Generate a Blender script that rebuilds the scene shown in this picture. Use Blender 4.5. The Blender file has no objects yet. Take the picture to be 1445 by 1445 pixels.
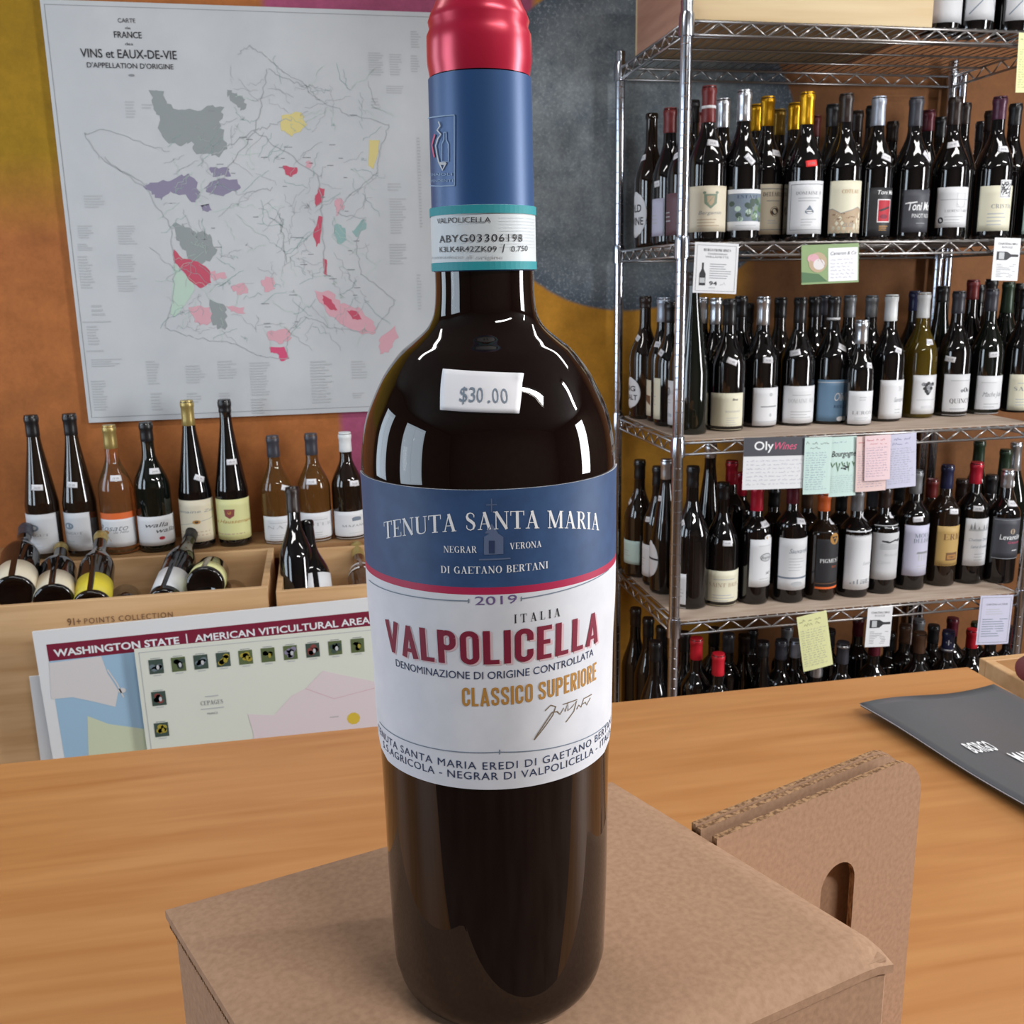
import bpy, bmesh, math, random
from math import sin, cos, pi, radians, sqrt, atan2, asin, hypot
from mathutils import Vector, Matrix
random.seed(7)
S = bpy.context.scene
COL = S.collection

# ------------------------------------------------------------------ camera
FPX, PITCH, ROLL, YAW = 1380.0, .2286, -.0178, .1912      # focal length for a 1445 px wide frame
CAM = Vector((0, 0, 1.55))
_F = Vector((sin(YAW)*cos(PITCH), cos(YAW)*cos(PITCH), -sin(PITCH)))
_R0 = Vector((cos(YAW), -sin(YAW), 0)); _U0 = _R0.cross(_F)
_R = _R0*cos(ROLL) + _U0*sin(ROLL); _U = -_R0*sin(ROLL) + _U0*cos(ROLL)
cd = bpy.data.cameras.new('camera'); cam = bpy.data.objects.new('camera', cd); COL.objects.link(cam)
cd.sensor_fit = 'HORIZONTAL'; cd.sensor_width = 36; cd.lens = 36*FPX/1445
cd.clip_start = .02
cd.dof.use_dof = True; cd.dof.focus_distance = .29; cd.dof.aperture_fstop = 85
cam.matrix_world = Matrix(((_R.x, _U.x, -_F.x, CAM.x), (_R.y, _U.y, -_F.y, CAM.y), (_R.z, _U.z, -_F.z, CAM.z), (0, 0, 0, 1)))
S.camera = cam

# ------------------------------------------------------------------ light and exposure
S.view_settings.view_transform = 'Standard'; S.view_settings.look = 'None'
S.view_settings.gamma = 1; S.view_settings.use_curve_mapping = False
S.view_settings.exposure = 0.12
W = bpy.data.worlds.new('world'); S.world = W; W.use_nodes = True
W.node_tree.nodes['Background'].inputs[0].default_value = (.75, .86, 1, 1)
W.node_tree.nodes['Background'].inputs[1].default_value = 1.0
def area(name, loc, to, sx, sy, power, color):
    l = bpy.data.lights.new(name, 'AREA'); l.shape = 'RECTANGLE'; l.size = sx; l.size_y = sy
    l.energy = power; l.color = color
    o = bpy.data.objects.new(name, l); COL.objects.link(o); o.location = loc
    o.rotation_euler = (Vector(to)-Vector(loc)).to_track_quat('-Z', 'Y').to_euler()
    return o
area('window_light', (-2.57, -.15, 1.75), (0, -.15, 1.75), 1.1, 1.6, 32, (.74, .87, 1))
area('window_light', (-2.57, 1.75, 1.75), (0, 1.75, 1.75), .9, 1.6, 20, (.74, .87, 1))
area('window_light', (3.77, -.05, 1.75), (0, -.05, 1.75), .7, 1.6, 95, (.96, .98, 1))
CEIL_FILL_LAMPS = [(.95, -.75), (2.7, .3), (-.55, 1.35), (1.55, 1.3)]  # the last two are added fill lamps that brighten the background
for lx, ly in CEIL_FILL_LAMPS:
    area('ceiling_and_fill_light', (lx, ly, 2.835), (lx, ly, 0), 1.15, .13, 33 if ly < 1 else 9, (1, .98, .96))
try:
    S.cycles.use_denoising = True
    S.cycles.max_bounces = 7; S.cycles.glossy_bounces = 4; S.cycles.transmission_bounces = 6
    S.cycles.sample_clamp_indirect = 6; S.cycles.caustics_reflective = False; S.cycles.caustics_refractive = False
except Exception: pass

# ------------------------------------------------------------------ measuring helpers
def ray(x, y): return _F + _R*((x-722.5)/FPX) - _U*((y-722.5)/FPX)
def atz(x, y, z): v = ray(x, y); return CAM + v*((z-CAM.z)/v.z)
def aty(x, y, Y): v = ray(x, y); return CAM + v*(Y/v.y)
def atplane(x, y, p, n): v = ray(x, y); return CAM + v*((p-CAM).dot(n)/v.dot(n))
def px(P):
    P = Vector(P)-CAM; d = P.dot(_F)
    return 722.5+FPX*P.dot(_R)/d, 722.5-FPX*P.dot(_U)/d

# ------------------------------------------------------------------ materials
def lin(c):
    r = []
    for v in c[:3]:
        v = v/255; r.append(v/12.92 if v <= .04045 else ((v+.055)/1.055)**2.4)
    return (*r, 1)
MATS = {}
def mat(key, rgb=None, rough=.5, metal=0, trans=0, coat=0, ior=1.5, spec=.5, emit=None):
    if key in MATS: return MATS[key]
    m = bpy.data.materials.new(key); m.use_nodes = True; MATS[key] = m
    b = m.node_tree.nodes['Principled BSDF']
    b.inputs['Base Color'].default_value = lin(rgb); b.inputs['Roughness'].default_value = rough
    b.inputs['Metallic'].default_value = metal; b.inputs['Transmission Weight'].default_value = trans
    b.inputs['Coat Weight'].default_value = coat; b.inputs['IOR'].default_value = ior
    b.inputs['Specular IOR Level'].default_value = spec
    if emit: b.inputs['Emission Color'].default_value = lin(rgb); b.inputs['Emission Strength'].default_value = emit
    return m
def nodes(m): return m.node_tree.nodes, m.node_tree.links, m.node_tree.nodes['Principled BSDF']
def noisy(key, c1, c2, scale=(20, 20, 20), rough=.6, detail=6, lo=.35, hi=.65, bump=0, spec=.5, nscale=1, metal=0):
    """two tones mixed by stretched noise, plus fine relief"""
    if key in MATS: return MATS[key]
    m = mat(key, c1, rough, spec=spec, metal=metal); N, L, b = nodes(m)
    tc = N.new('ShaderNodeTexCoord'); mp = N.new('ShaderNodeMapping'); mp.inputs['Scale'].default_value = scale
    n = N.new('ShaderNodeTexNoise'); n.inputs['Scale'].default_value = nscale; n.inputs['Detail'].default_value = detail
    r = N.new('ShaderNodeValToRGB'); r.color_ramp.elements[0].position = lo; r.color_ramp.elements[1].position = hi
    r.color_ramp.elements[0].color = lin(c1); r.color_ramp.elements[1].color = lin(c2)
    L.new(tc.outputs['Object'], mp.inputs[0]); L.new(mp.outputs[0], n.inputs[0]); L.new(n.outputs[0], r.inputs[0])
    L.new(r.outputs[0], b.inputs['Base Color'])
    if bump:
        bp = N.new('ShaderNodeBump'); bp.inputs['Strength'].default_value = bump; bp.inputs['Distance'].default_value = .002
        L.new(n.outputs[0], bp.inputs['Height']); L.new(bp.outputs[0], b.inputs['Normal'])
    return m
mat('glass_dark', (15, 13, 14), .04, coat=.3, spec=.6)
mat('glass_green', (15, 20, 16), .04, coat=.3, spec=.6)
mat('glass_brown', (32, 22, 16), .04, coat=.3, spec=.6)
mat('glass_olive', (150, 125, 40), .03, trans=.75)
mat('glass_amber', (120, 80, 40), .03, trans=.45)
mat('glass_rose', (240, 180, 120), .02, trans=.9)
mat('main_glass', (20, 10, 8), .015, spec=.5)
for k, c, ro, me in [('silver', (205, 208, 214), .28, .9), ('silver_matte', (170, 178, 192), .4, .5), ('gold', (214, 160, 30), .3, .75),
        ('dull_gold', (150, 118, 45), .35, .6), ('pale_gold', (176, 156, 96), .35, .5), ('red', (190, 30, 55), .35, .2), ('maroon', (92, 26, 42), .35, .2),
        ('dark_red', (110, 34, 34), .4, .1), ('black', (26, 25, 28), .35, 0), ('charcoal', (62, 63, 72), .4, .1), ('grey', (128, 130, 134), .4, .3),
        ('white', (232, 236, 238), .4, 0), ('brown', (92, 66, 50), .4, .2), ('orange', (226, 106, 48), .4, 0), ('navy', (34, 40, 76), .35, .1),
        ('dark_brown', (44, 32, 28), .35, .1), ('bright_red', (205, 30, 48), .45, 0), ('green_foil', (40, 58, 42), .35, .2), ('purple', (84, 44, 66), .35, .2)]:
    mat('cap_'+k, c, ro, me)
for k, c in [('white', (228, 230, 234)), ('cream', (222, 213, 190)), ('ivory', (232, 229, 205)), ('yellow', (222, 222, 160)), ('bright_yellow', (222, 205, 60)),
        ('blue', (104, 138, 168)), ('lavender', (200, 200, 222)), ('black', (40, 40, 44)), ('gold', (190, 158, 96)), ('plum', (104, 76, 84)), ('grey', (206, 208, 212)),
        ('tagwhite', (235, 235, 240)), ('tagred', (255, 62, 62)), ('pink', (232, 205, 210)), ('mint', (200, 226, 220)), ('lemon', (226, 228, 170)), ('blush', (228, 200, 196)),
        ('green', (140, 166, 116)), ('charcoal', (70, 72, 80)), ('rosebox', (214, 74, 80)), ('board', (236, 238, 240))]:
    mat('paper_'+k, c, .55)
for k, c in [('black', (40, 40, 46)), ('grey', (140, 144, 150)), ('ltgrey', (188, 192, 196)), ('blue', (60, 80, 150)), ('navy', (38, 56, 92)), ('red', (186, 30, 50)), ('white', (240, 242, 245)),
        ('maroon', (128, 24, 54)), ('gold', (184, 134, 64)), ('teal', (40, 150, 160)), ('purple', (110, 90, 140)), ('brown', (120, 86, 60)), ('pink', (226, 90, 130)),
        ('sage', (128, 146, 126)), ('tan', (190, 168, 140)), ('slate', (120, 134, 150)), ('green', (84, 120, 84)), ('yellow', (228, 196, 70)), ('orange', (230, 110, 50)),
        ('mgrey', (150, 158, 160)), ('mroad', (176, 182, 186)), ('mpurple', (142, 136, 162)), ('mred', (200, 84, 108)), ('mpink', (220, 170, 182)), ('mhot', (216, 84, 124)), ('mmint', (190, 214, 200)),
        ('myellow', (222, 208, 140)), ('mpale', (206, 210, 214)), ('mteal', (150, 184, 184)), ('faint', (92, 108, 140)), ('signature', (120, 104, 84)), ('shadowred', (220, 190, 196)),
        ('silverblue', (150, 178, 210)), ('mapblue', (166, 200, 226)), ('mapcream', (226, 222, 222)), ('mapgreen', (214, 222, 192)), ('mappink', (236, 222, 226)), ('watermark', (204, 210, 218)),
        ('leafgreen', (96, 110, 70)), ('leafgold', (176, 160, 60)), ('leafslate', (112, 128, 136)), ('leafred', (140, 70, 66)), ('leafdark', (66, 84, 76))]:
    mat('ink_'+k, c, .6)
mat('chrome', (198, 203, 214), .16, 1)
mat('wire', (176, 172, 170), .3, .9)
noisy('wood_light', (224, 186, 140), (196, 152, 104), (3, 40, 40), .55, lo=.3, hi=.75, bump=.1)
noisy('wood_pale', (222, 200, 160), (200, 170, 124), (2, 30, 30), .6, lo=.3, hi=.75, bump=.1)
noisy('wood_brown', (196, 152, 128), (160, 114, 94), (30, 3, 30), .6, lo=.3, hi=.75)
noisy('wood_ledge', (178, 140, 96), (150, 110, 72), (3, 30, 30), .55)
noisy('cardboard', (176, 142, 116), (160, 127, 102), (420, 420, 420), .85, lo=.3, hi=.7, bump=.05, spec=.2, detail=3)
noisy('cardboard_edge', (176, 140, 106), (112, 84, 62), (500, 500, 160), .9, lo=.4, hi=.6, spec=.1)
noisy('liner', (196, 178, 162), (176, 154, 136), (10, 60, 60), .8)

# ------------------------------------------------------------------ object helpers
def tag(o, label=None, cat=None, group=None, kind=None):
    if label: o['label'] = label
    if cat: o['category'] = cat
    if group: o['group'] = group
    if kind: o['kind'] = kind
    return o
def empty(name, loc=(0, 0, 0), rotz=0, label=None, cat=None, group=None):
    o = bpy.data.objects.new(name, None); COL.objects.link(o); o.location = loc; o.rotation_euler = (0, 0, rotz)
    o.empty_display_size = .02
    return tag(o, label, cat, group)
def mesh(name, verts, faces, mats, parent=None, idx=None, smooth=False, loc=None):
    me = bpy.data.meshes.new(name); me.from_pydata([tuple(v) for v in verts], [], faces)
    if not isinstance(mats, (list, tuple)): mats = [mats]
    for m in mats: me.materials.append(MATS[m] if isinstance(m, str) else m)
    if idx: me.polygons.foreach_set('material_index', idx)
    if smooth: me.polygons.foreach_set('use_smooth', [True]*len(faces))
    me.update(); o = bpy.data.objects.new(name, me); COL.objects.link(o)
    if parent: o.parent = parent
    if loc: o.location = loc
    return o
class MB:
    def __init__(s): s.v = []; s.f = []; s.m = []
    def add(s, v, f, m=0):
        k = len(s.v); s.v += [tuple(p) for p in v]; s.f += [tuple(i+k for i in q) for q in f]; s.m += [m]*len(f)
    def box(s, x0, x1, y0, y1, z0, z1, m=0):
        s.add([(x0,y0,z0),(x1,y0,z0),(x1,y1,z0),(x0,y1,z0),(x0,y0,z1),(x1,y0,z1),(x1,y1,z1),(x0,y1,z1)],
              [(3,2,1,0),(4,5,6,7),(0,1,5,4),(1,2,6,5),(2,3,7,6),(3,0,4,7)], m)
    def tube(s, a, b, r, n=8, m=0):
        a = Vector(a); b = Vector(b); d = (b-a).normalized(); u = d.orthogonal().normalized(); w = d.cross(u)
        v = [a+(u*cos(2*pi*i/n)+w*sin(2*pi*i/n))*r for i in range(n)]+[b+(u*cos(2*pi*i/n)+w*sin(2*pi*i/n))*r for i in range(n)]
        s.add(v, [(i, (i+1) % n, n+(i+1) % n, n+i) for i in range(n)]+[tuple(range(n))[::-1], tuple(range(n, 2*n))], m)
    def lathe(s, prof, n=24, m=0, cx=0, cy=0):
        v = []; f = []
        for r, z in prof:
            for i in range(n): v.append((cx+r*sin(2*pi*i/n), cy-r*cos(2*pi*i/n), z))
        for k in range(len(prof)-1):
            for i in range(n):
                j = (i+1) % n; f.append((k*n+i, k*n+j, (k+1)*n+j, (k+1)*n+i))
        f.append(tuple(range(n))[::-1]); f.append(tuple((len(prof)-1)*n+i for i in range(n)))
        s.add(v, f, m)
    def build(s, name, mats, parent=None, smooth=False, loc=None):
        return mesh(name, s.v, s.f, mats, parent, s.m, smooth, loc)
def bevel(o, w, seg=2):
    m = o.modifiers.new('bevel', 'BEVEL'); m.width = w; m.segments = seg; m.limit_method = 'ANGLE'; return o
def ringsharp(o):
    me = o.data; bm = bmesh.new(); bm.from_mesh(me)
    for e in bm.edges: e.smooth = abs(e.verts[0].co.z-e.verts[1].co.z) > 1e-6
    for f in bm.faces: f.smooth = True
    bm.to_mesh(me); bm.free(); return o
def autosmooth(o, deg=35):
    me = o.data; bm = bmesh.new(); bm.from_mesh(me)
    for e in bm.edges:
        if len(e.link_faces) == 2 and e.calc_face_angle(0) > radians(deg): e.smooth = False
    for f in bm.faces: f.smooth = True
    bm.to_mesh(me); bm.free(); return o

# ------------------------------------------------------------------ lettering and flat print
_tx = {}
def textgeo(s, bold=0, shear=0, space=1):
    k = (s, bold, shear, space)
    if k in _tx: return _tx[k]
    c = bpy.data.curves.new('t', 'FONT'); c.body = s; c.size = 1; c.offset = bold; c.shear = shear
    c.space_character = space; c.resolution_u = 3; c.fill_mode = 'BOTH'
    o = bpy.data.objects.new('t', c); me = o.to_mesh()
    v = [(p.co.x/.73, p.co.y/.73) for p in me.vertices]; f = [tuple(p.vertices) for p in me.polygons]
    o.to_mesh_clear(); bpy.data.objects.remove(o); bpy.data.curves.remove(c)
    if v:
        x0 = min(p[0] for p in v); v = [(p[0]-x0, p[1]) for p in v]
    _tx[k] = (v, f); return _tx[k]
TK, TN = .155, .05
def _strip(pts):                                            # pts: (x, y, width)
    v = []; f = []
    for i, (x, y, w) in enumerate(pts):
        a = pts[max(0, i-1)]; b = pts[min(len(pts)-1, i+1)]
        dx, dy = b[0]-a[0], b[1]-a[1]; l = hypot(dx, dy) or 1
        v += [(x-dy/l*w/2, y+dx/l*w/2), (x+dy/l*w/2, y-dx/l*w/2)]
    for i in range(len(pts)-1): f.append((2*i, 2*i+1, 2*i+3, 2*i+2))
    return v, f
def _r(x0, y0, x1, y1): return ([(x0, y0), (x1, y0), (x1, y1), (x0, y1)], [(0, 1, 2, 3)])
def _arc(cx, cy, rx, ry, a0, a1, n=14):
    out = []
    for i in range(n+1):
        a = radians(a0+(a1-a0)*i/n); out.append((cx+rx*cos(a), cy+ry*sin(a), TN+(TK-TN)*abs(cos(a))**1.5))
    return _strip(out)
def _sf(x, y, w=.13): return _r(x-w, y, x+w, y+.04)         # a serif slab
def _glyphs():
    t, n = TK/2, TN/2; G = {}
    st = lambda x: _r(x-t, 0, x+t, 1)
    th = lambda x, a=0, b=1: _r(x-n, a, x+n, b)
    G['T'] = (.74, [st(.37), _r(0, .955, .74, 1), _r(0, .74, .045, 1), _r(.695, .74, .74, 1), _sf(.37, 0, .17)])
    G['E'] = (.68, [st(.17), _r(.02, .96, .66, 1), _r(.02, 0, .66, .04), _r(.17, .48, .47, .52), _r(.62, .75, .66, 1), _r(.62, 0, .66, .25), _r(.44, .4, .47, .6)])
    G['F'] = (.64, [st(.17), _r(.02, .96, .62, 1), _sf(.17, 0, .15), _r(.17, .48, .45, .52), _r(.58, .75, .62, 1)])
    G['N'] = (.84, [th(.14), _strip([(.14, 1, TK), (.7, 0, TK)]), th(.7), _sf(.14, 0, .12), _sf(.1, .96, .1), _sf(.7, .96, .12)])
    G['U'] = (.8, [_r(.16-t, .24, .16+t, 1), th(.66, .24), _strip([(.16, .25, TK), (.18, .12, .13), (.27, .03, .08), (.42, .015, .05), (.57, .05, .05), (.65, .14, .05), (.66, .26, TN)]), _sf(.16, .96, .14), _sf(.66, .96, .12)])
    G['A'] = (.78, [_strip([(.13, 0, TN), (.38, 1, TN)]), _strip([(.37, 1, TK), (.64, 0, TK)]), _r(.2, .31, .56, .35), _sf(.13, 0, .12), _sf(.64, 0, .14)])
    G['S'] = (.58, [_strip([(.47, .72, .035), (.47, .84, .05), (.4, .94, .05), (.28, .985, .05), (.15, .93, .09), (.1, .78, .13), (.16, .63, .16), (.3, .52, .17), (.43, .4, .16), (.48, .25, .13), (.42, .08, .08), (.28, .015, .05), (.15, .06, .05), (.08, .16, .05), (.08, .3, .035)])])
    G['M'] = (1.0, [th(.13), _strip([(.14, 1, TK), (.48, .05, TK)]), _strip([(.47, .03, TN), (.8, 1, TN)]), _r(.83-t, 0, .83+t, 1), _sf(.13, 0, .12), _sf(.83, 0, .15), _sf(.12, .96, .12), _sf(.87, .96, .12)])
    G['R'] = (.76, [st(.18), _strip([(.18, .985, .04), (.4, .98, .06), (.52, .9, .12), (.56, .76, .15), (.52, .6, .12), (.4, .52, .06), (.18, .515, .04)]), _strip([(.36, .52, .12), (.5, .3, TK), (.6, .06, TK), (.74, .02, .04)]), _sf(.18, 0, .15), _sf(.1, .96, .08)])
    G['P'] = (.66, G['R'][1][:2]+[_sf(.18, 0, .16), _sf(.1, .96, .08)]); G['P'] = (.66, [st(.18), G['R'][1][1], _sf(.18, 0, .16), _sf(.1, .96, .08)])
    G['B'] = (.7, [st(.18), G['R'][1][1], _strip([(.18, .5, .04), (.42, .49, .06), (.56, .4, .13), (.6, .26, .15), (.55, .1, .12), (.42, .02, .06), (.18, .02, .04)]), _sf(.1, 0, .08), _sf(.1, .96, .08)])
    G['D'] = (.78, [st(.18), _strip([(.18, .98, .04), (.38, .97, .06), (.55, .86, .12), (.64, .66, .15), (.66, .5, .16), (.64, .34, .15), (.55, .14, .12), (.38, .03, .06), (.18, .02, .04)]), _sf(.1, 0, .08), _sf(.1, .96, .08)])
    G['I'] = (.34, [st(.17), _sf(.17, 0, .15), _sf(.17, .96, .15)])
    G['L'] = (.64, [st(.17), _sf(.17, .96, .15), _r(.02, 0, .6, .04), _r(.56, 0, .6, .25)])
    G['O'] = (.76, [_arc(.38, .5, .29, .48, 0, 360, 24)])
    G['Q'] = (.76, [_arc(.38, .5, .29, .48, 0, 360, 24), _strip([(.38, .14, .1), (.62, -.14, .12)])])
    G['C'] = (.7, [_arc(.4, .5, .3, .48, 42, 318, 20), _r(.58, .7, .62, .95)])
    G['G'] = (.78, [_arc(.4, .5, .3, .48, 42, 300, 20), _r(.58, .7, .62, .95), _r(.54, .02, .54+TK, .42), _sf(.6, .4, .13)])
    G['V'] = (.78, [_strip([(.14, 1, TK), (.4, 0, TK)]), _strip([(.4, 0, TN), (.64, 1, TN)]), _sf(.14, .96, .14), _sf(.64, .96, .12)])
    G['Z'] = (.66, [_strip([(.56, 1, TK), (.1, 0, TK)]), _r(.06, .96, .6, 1), _r(.06, 0, .62, .04), _r(.58, 0, .62, .25), _r(.06, .75, .1, 1)])
    G['H'] = (.84, [st(.18), _r(.66-t, 0, .66+t, 1), _r(.18, .48, .66, .52), _sf(.18, 0), _sf(.18, .96), _sf(.66, 0), _sf(.66, .96)])
    G['Y'] = (.76, [_strip([(.14, 1, TK), (.38, .48, TK)]), _strip([(.38, .48, TN), (.62, 1, TN)]), _r(.38-t, 0, .38+t, .5), _sf(.38, 0), _sf(.14, .96), _sf(.62, .96, .12)])
    G['-'] = (.4, [_r(.08, .4, .32, .46)]); G[' '] = (.36, []); G['.'] = (.2, [_r(.05, 0, .15, .1)])
    return G
SER = _glyphs()
def serifgeo(s, space=.06):
    v = []; f = []; x = 0
    for ch in s:
        w, parts = SER.get(ch, SER['I'])
        for pv, pf in parts:
            k = len(v); v += [(a+x, b) for a, b in pv]; f += [tuple(i+k for i in q) for q in pf]
        x += w+space
    return v, f
def _goth():
    G = {}; t = .165; w = .47; h = t/2
    V = lambda x, a=0, b=1: _r(x-h, a, x+h, b)
    def rr(x0, x1, y0, y1, open_r=False, a=0, b=1, th=.15):   # ring with rounded corners, optionally open at right
        q = .15; P = []
        xa, xb, ya, yb = x0+h, x1-h, y0+th/2, y1-th/2; q = min(q, (yb-ya)/2.01)
        def c(cx, cy, a0): return [(cx+(q)*cos(radians(a0+18*i)), cy+q*sin(radians(a0+18*i))) for i in range(6)]
        P = c(xb-q, yb-q, 0)+c(xa+q, yb-q, 90)+c(xa+q, ya+q, 180)+c(xb-q, ya+q, 270)
        if open_r: P = [(xb, yb-q-.14)]+P+[(xb, ya+q+.14)]
        else: P = P+[P[0]]
        return _strip([(x, y, t*.92) for x, y in P])
    G['L'] = (.40, [V(h), _r(0, 0, .38, .13)]); G['I'] = (t, [V(h)]); G['O'] = (w, [rr(0, w, 0, 1)]); G['C'] = (w, [rr(0, w, 0, 1, True)])
    G['E'] = (.40, [V(h), _r(0, 0, .38, .13), _r(0, .87, .38, 1), _r(0, .45, .34, .58)])
    G['P'] = (w, [V(h), rr(0, w, .40, 1)]); G['R'] = (w, [V(h), rr(0, w, .42, 1), _strip([(.24, .46, t), (w-h, 0, t)])])
    G['V'] = (.52, [_strip([(h*.9, 1, t), (.26, .02, t*.8)]), _strip([(.26, .02, t*.8), (.52-h*.9, 1, t)])])
    G['A'] = (.52, [_strip([(h*.9, 0, t), (.26, .98, t*.8)]), _strip([(.26, .98, t*.8), (.52-h*.9, 0, t)]), _r(.12, .18, .40, .29)])
    G['U'] = (w, [_strip([(h, 1, t*.95), (h, .28, t*.95), (h+.03, .15, t*.95), (w/2, .085, t*.9), (w-h-.03, .15, t*.95), (w-h, .28, t*.95), (w-h, 1, t*.95)])])
    G['S'] = (w, [_strip([(x, y, t*.9) for x, y in ((w-h, .68), (w-h, .80), (w-h-.04, .89), (w/2, .915), (h+.04, .89), (h, .78), (h, .68), (h+.05, .58), (w-h-.05, .42), (w-h, .32), (w-h, .22), (w-h-.04, .11), (w/2, .085), (h+.04, .11), (h, .2), (h, .32))])])
    G[' '] = (.16, []); return G
GOTH = _goth()
def gothgeo(s, space=.09):
    v = []; f = []; x = 0
    for ch in s:
        w, parts = GOTH[ch]
        for pv, pf in parts:
            k = len(v); v += [(a+x, b) for a, b in pv]; f += [tuple(i+k for i in q) for q in pf]
        x += w+space
    return v, f
class Print:
    """flat ink shapes in (u, v) metres; each shape carries its ink and layer"""
    def __init__(s): s.items = []; s.layer = 0
    def add(s, v, f, ink, layer=None): s.items.append((v, f, ink, s.layer if layer is None else layer)); return s
    def rect(s, u0, v0, u1, v1, ink, n=1):
        vs = []; fs = []
        for i in range(n+1): u = u0+(u1-u0)*i/n; vs += [(u, v0), (u, v1)]
        for i in range(n): fs.append((2*i, 2*i+2, 2*i+3, 2*i+1))
        return s.add(vs, fs, ink)
    def poly(s, pts, ink): return s.add(pts, [tuple(range(len(pts)))], ink)
    def ell(s, u, v, ru, rv, ink, n=16): return s.poly([(u+ru*cos(2*pi*i/n), v+rv*sin(2*pi*i/n)) for i in range(n)], ink)
    def line(s, pts, w, ink):
        v, f = _strip([(a, b, w) for a, b in pts]); return s.add(v, f, ink)
    def frame(s, u0, v0, u1, v1, w, ink, n=6):
        s.rect(u0, v0, u1, v0+w, ink, n); s.rect(u0, v1-w, u1, v1, ink, n); s.rect(u0, v0, u0+w, v1, ink); return s.rect(u1-w, v0, u1, v1, ink)
    def text(s, txt, u0, u1, v, h, ink, serif=False, bold=0, shear=0, bow=None, space=1):
        """fit txt between u0 and u1, baseline v, cap height h; bow(u) lifts the baseline"""
        g, f = gothgeo(txt) if serif == 'gothic' else serifgeo(txt, .06 if space == 1 else .06+(space-1)*.7) if serif else textgeo(txt, bold, shear, space)
        if not g: return s
        x1 = max(p[0] for p in g) or 1; k = (u1-u0)/x1
        vs = [(u0+a*k, v+b*h+(bow(u0+a*k) if bow else 0)) for a, b in g]
        return s.add(vs, f, ink)
    def scribble(s, u0, u1, v, h, ink, w=.0006):
        """a handwritten word line: broken loops"""
        u = u0; pts = []
        while u < u1:
            L = random.uniform(.6, 2.2)*h*2; n = max(3, int(L/h*2.2)); pts = []
            for i in range(n): pts.append((u+L*i/n, v+h*random.uniform(0, 1)*(1 if i % 2 else .25)))
            if pts[-1][0] < u1: s.line(pts, w, ink)
            u += L+h*.7
        return s
    def block(s, u0, u1, v0, v1, n, ink, fill=.45):
        """lines of print too small to read"""
        for i in range(n):
            v = v1-(i+.5)*(v1-v0)/n; h = (v1-v0)/n*fill
            s.rect(u0, v-h/2, u0+(u1-u0)*random.uniform(.6, 1), v+h/2, ink)
        return s
    def build(s, name, fn, parent, eps=.0002, step=.00008, sub=None, kind='stuff'):
        inks = []; V = []; F = []; I = []
        for v, f, ink, lay in s.items:
            if ink not in inks: inks.append(ink)
            if sub:
                bm = bmesh.new(); bv = [bm.verts.new((a, b, 0)) for a, b in v]
                for q in f:
                    try: bm.faces.new([bv[i] for i in q])
                    except Exception: pass
                for _ in range(3):
                    es = [e for e in bm.edges if abs(e.verts[0].co.x-e.verts[1].co.x) > sub]
                    if not es: break
                    bmesh.ops.subdivide_edges(bm, edges=es, cuts=1); bmesh.ops.triangulate(bm, faces=bm.faces[:])
                bm.verts.index_update(); v = [(p.co.x, p.co.y) for p in bm.verts]; f = [tuple(p.index for p in q.verts) for q in bm.faces]; bm.free()
            k = len(V); V += [fn(a, b, eps+lay*step) for a, b in v]; F += [tuple(i+k for i in q) for q in f]; I += [inks.index(ink)]*len(f)
        if not V: return None
        o = mesh(name, V, F, ['ink_'+i if 'ink_'+i in MATS else i for i in inks], parent, I)
        return o
def flatmap(o, U, Vv):
    U = Vector(U); Vv = Vector(Vv); o = Vector(o); n = U.cross(Vv).normalized()
    return lambda a, b, e: o+U*a+Vv*b+n*e

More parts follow.
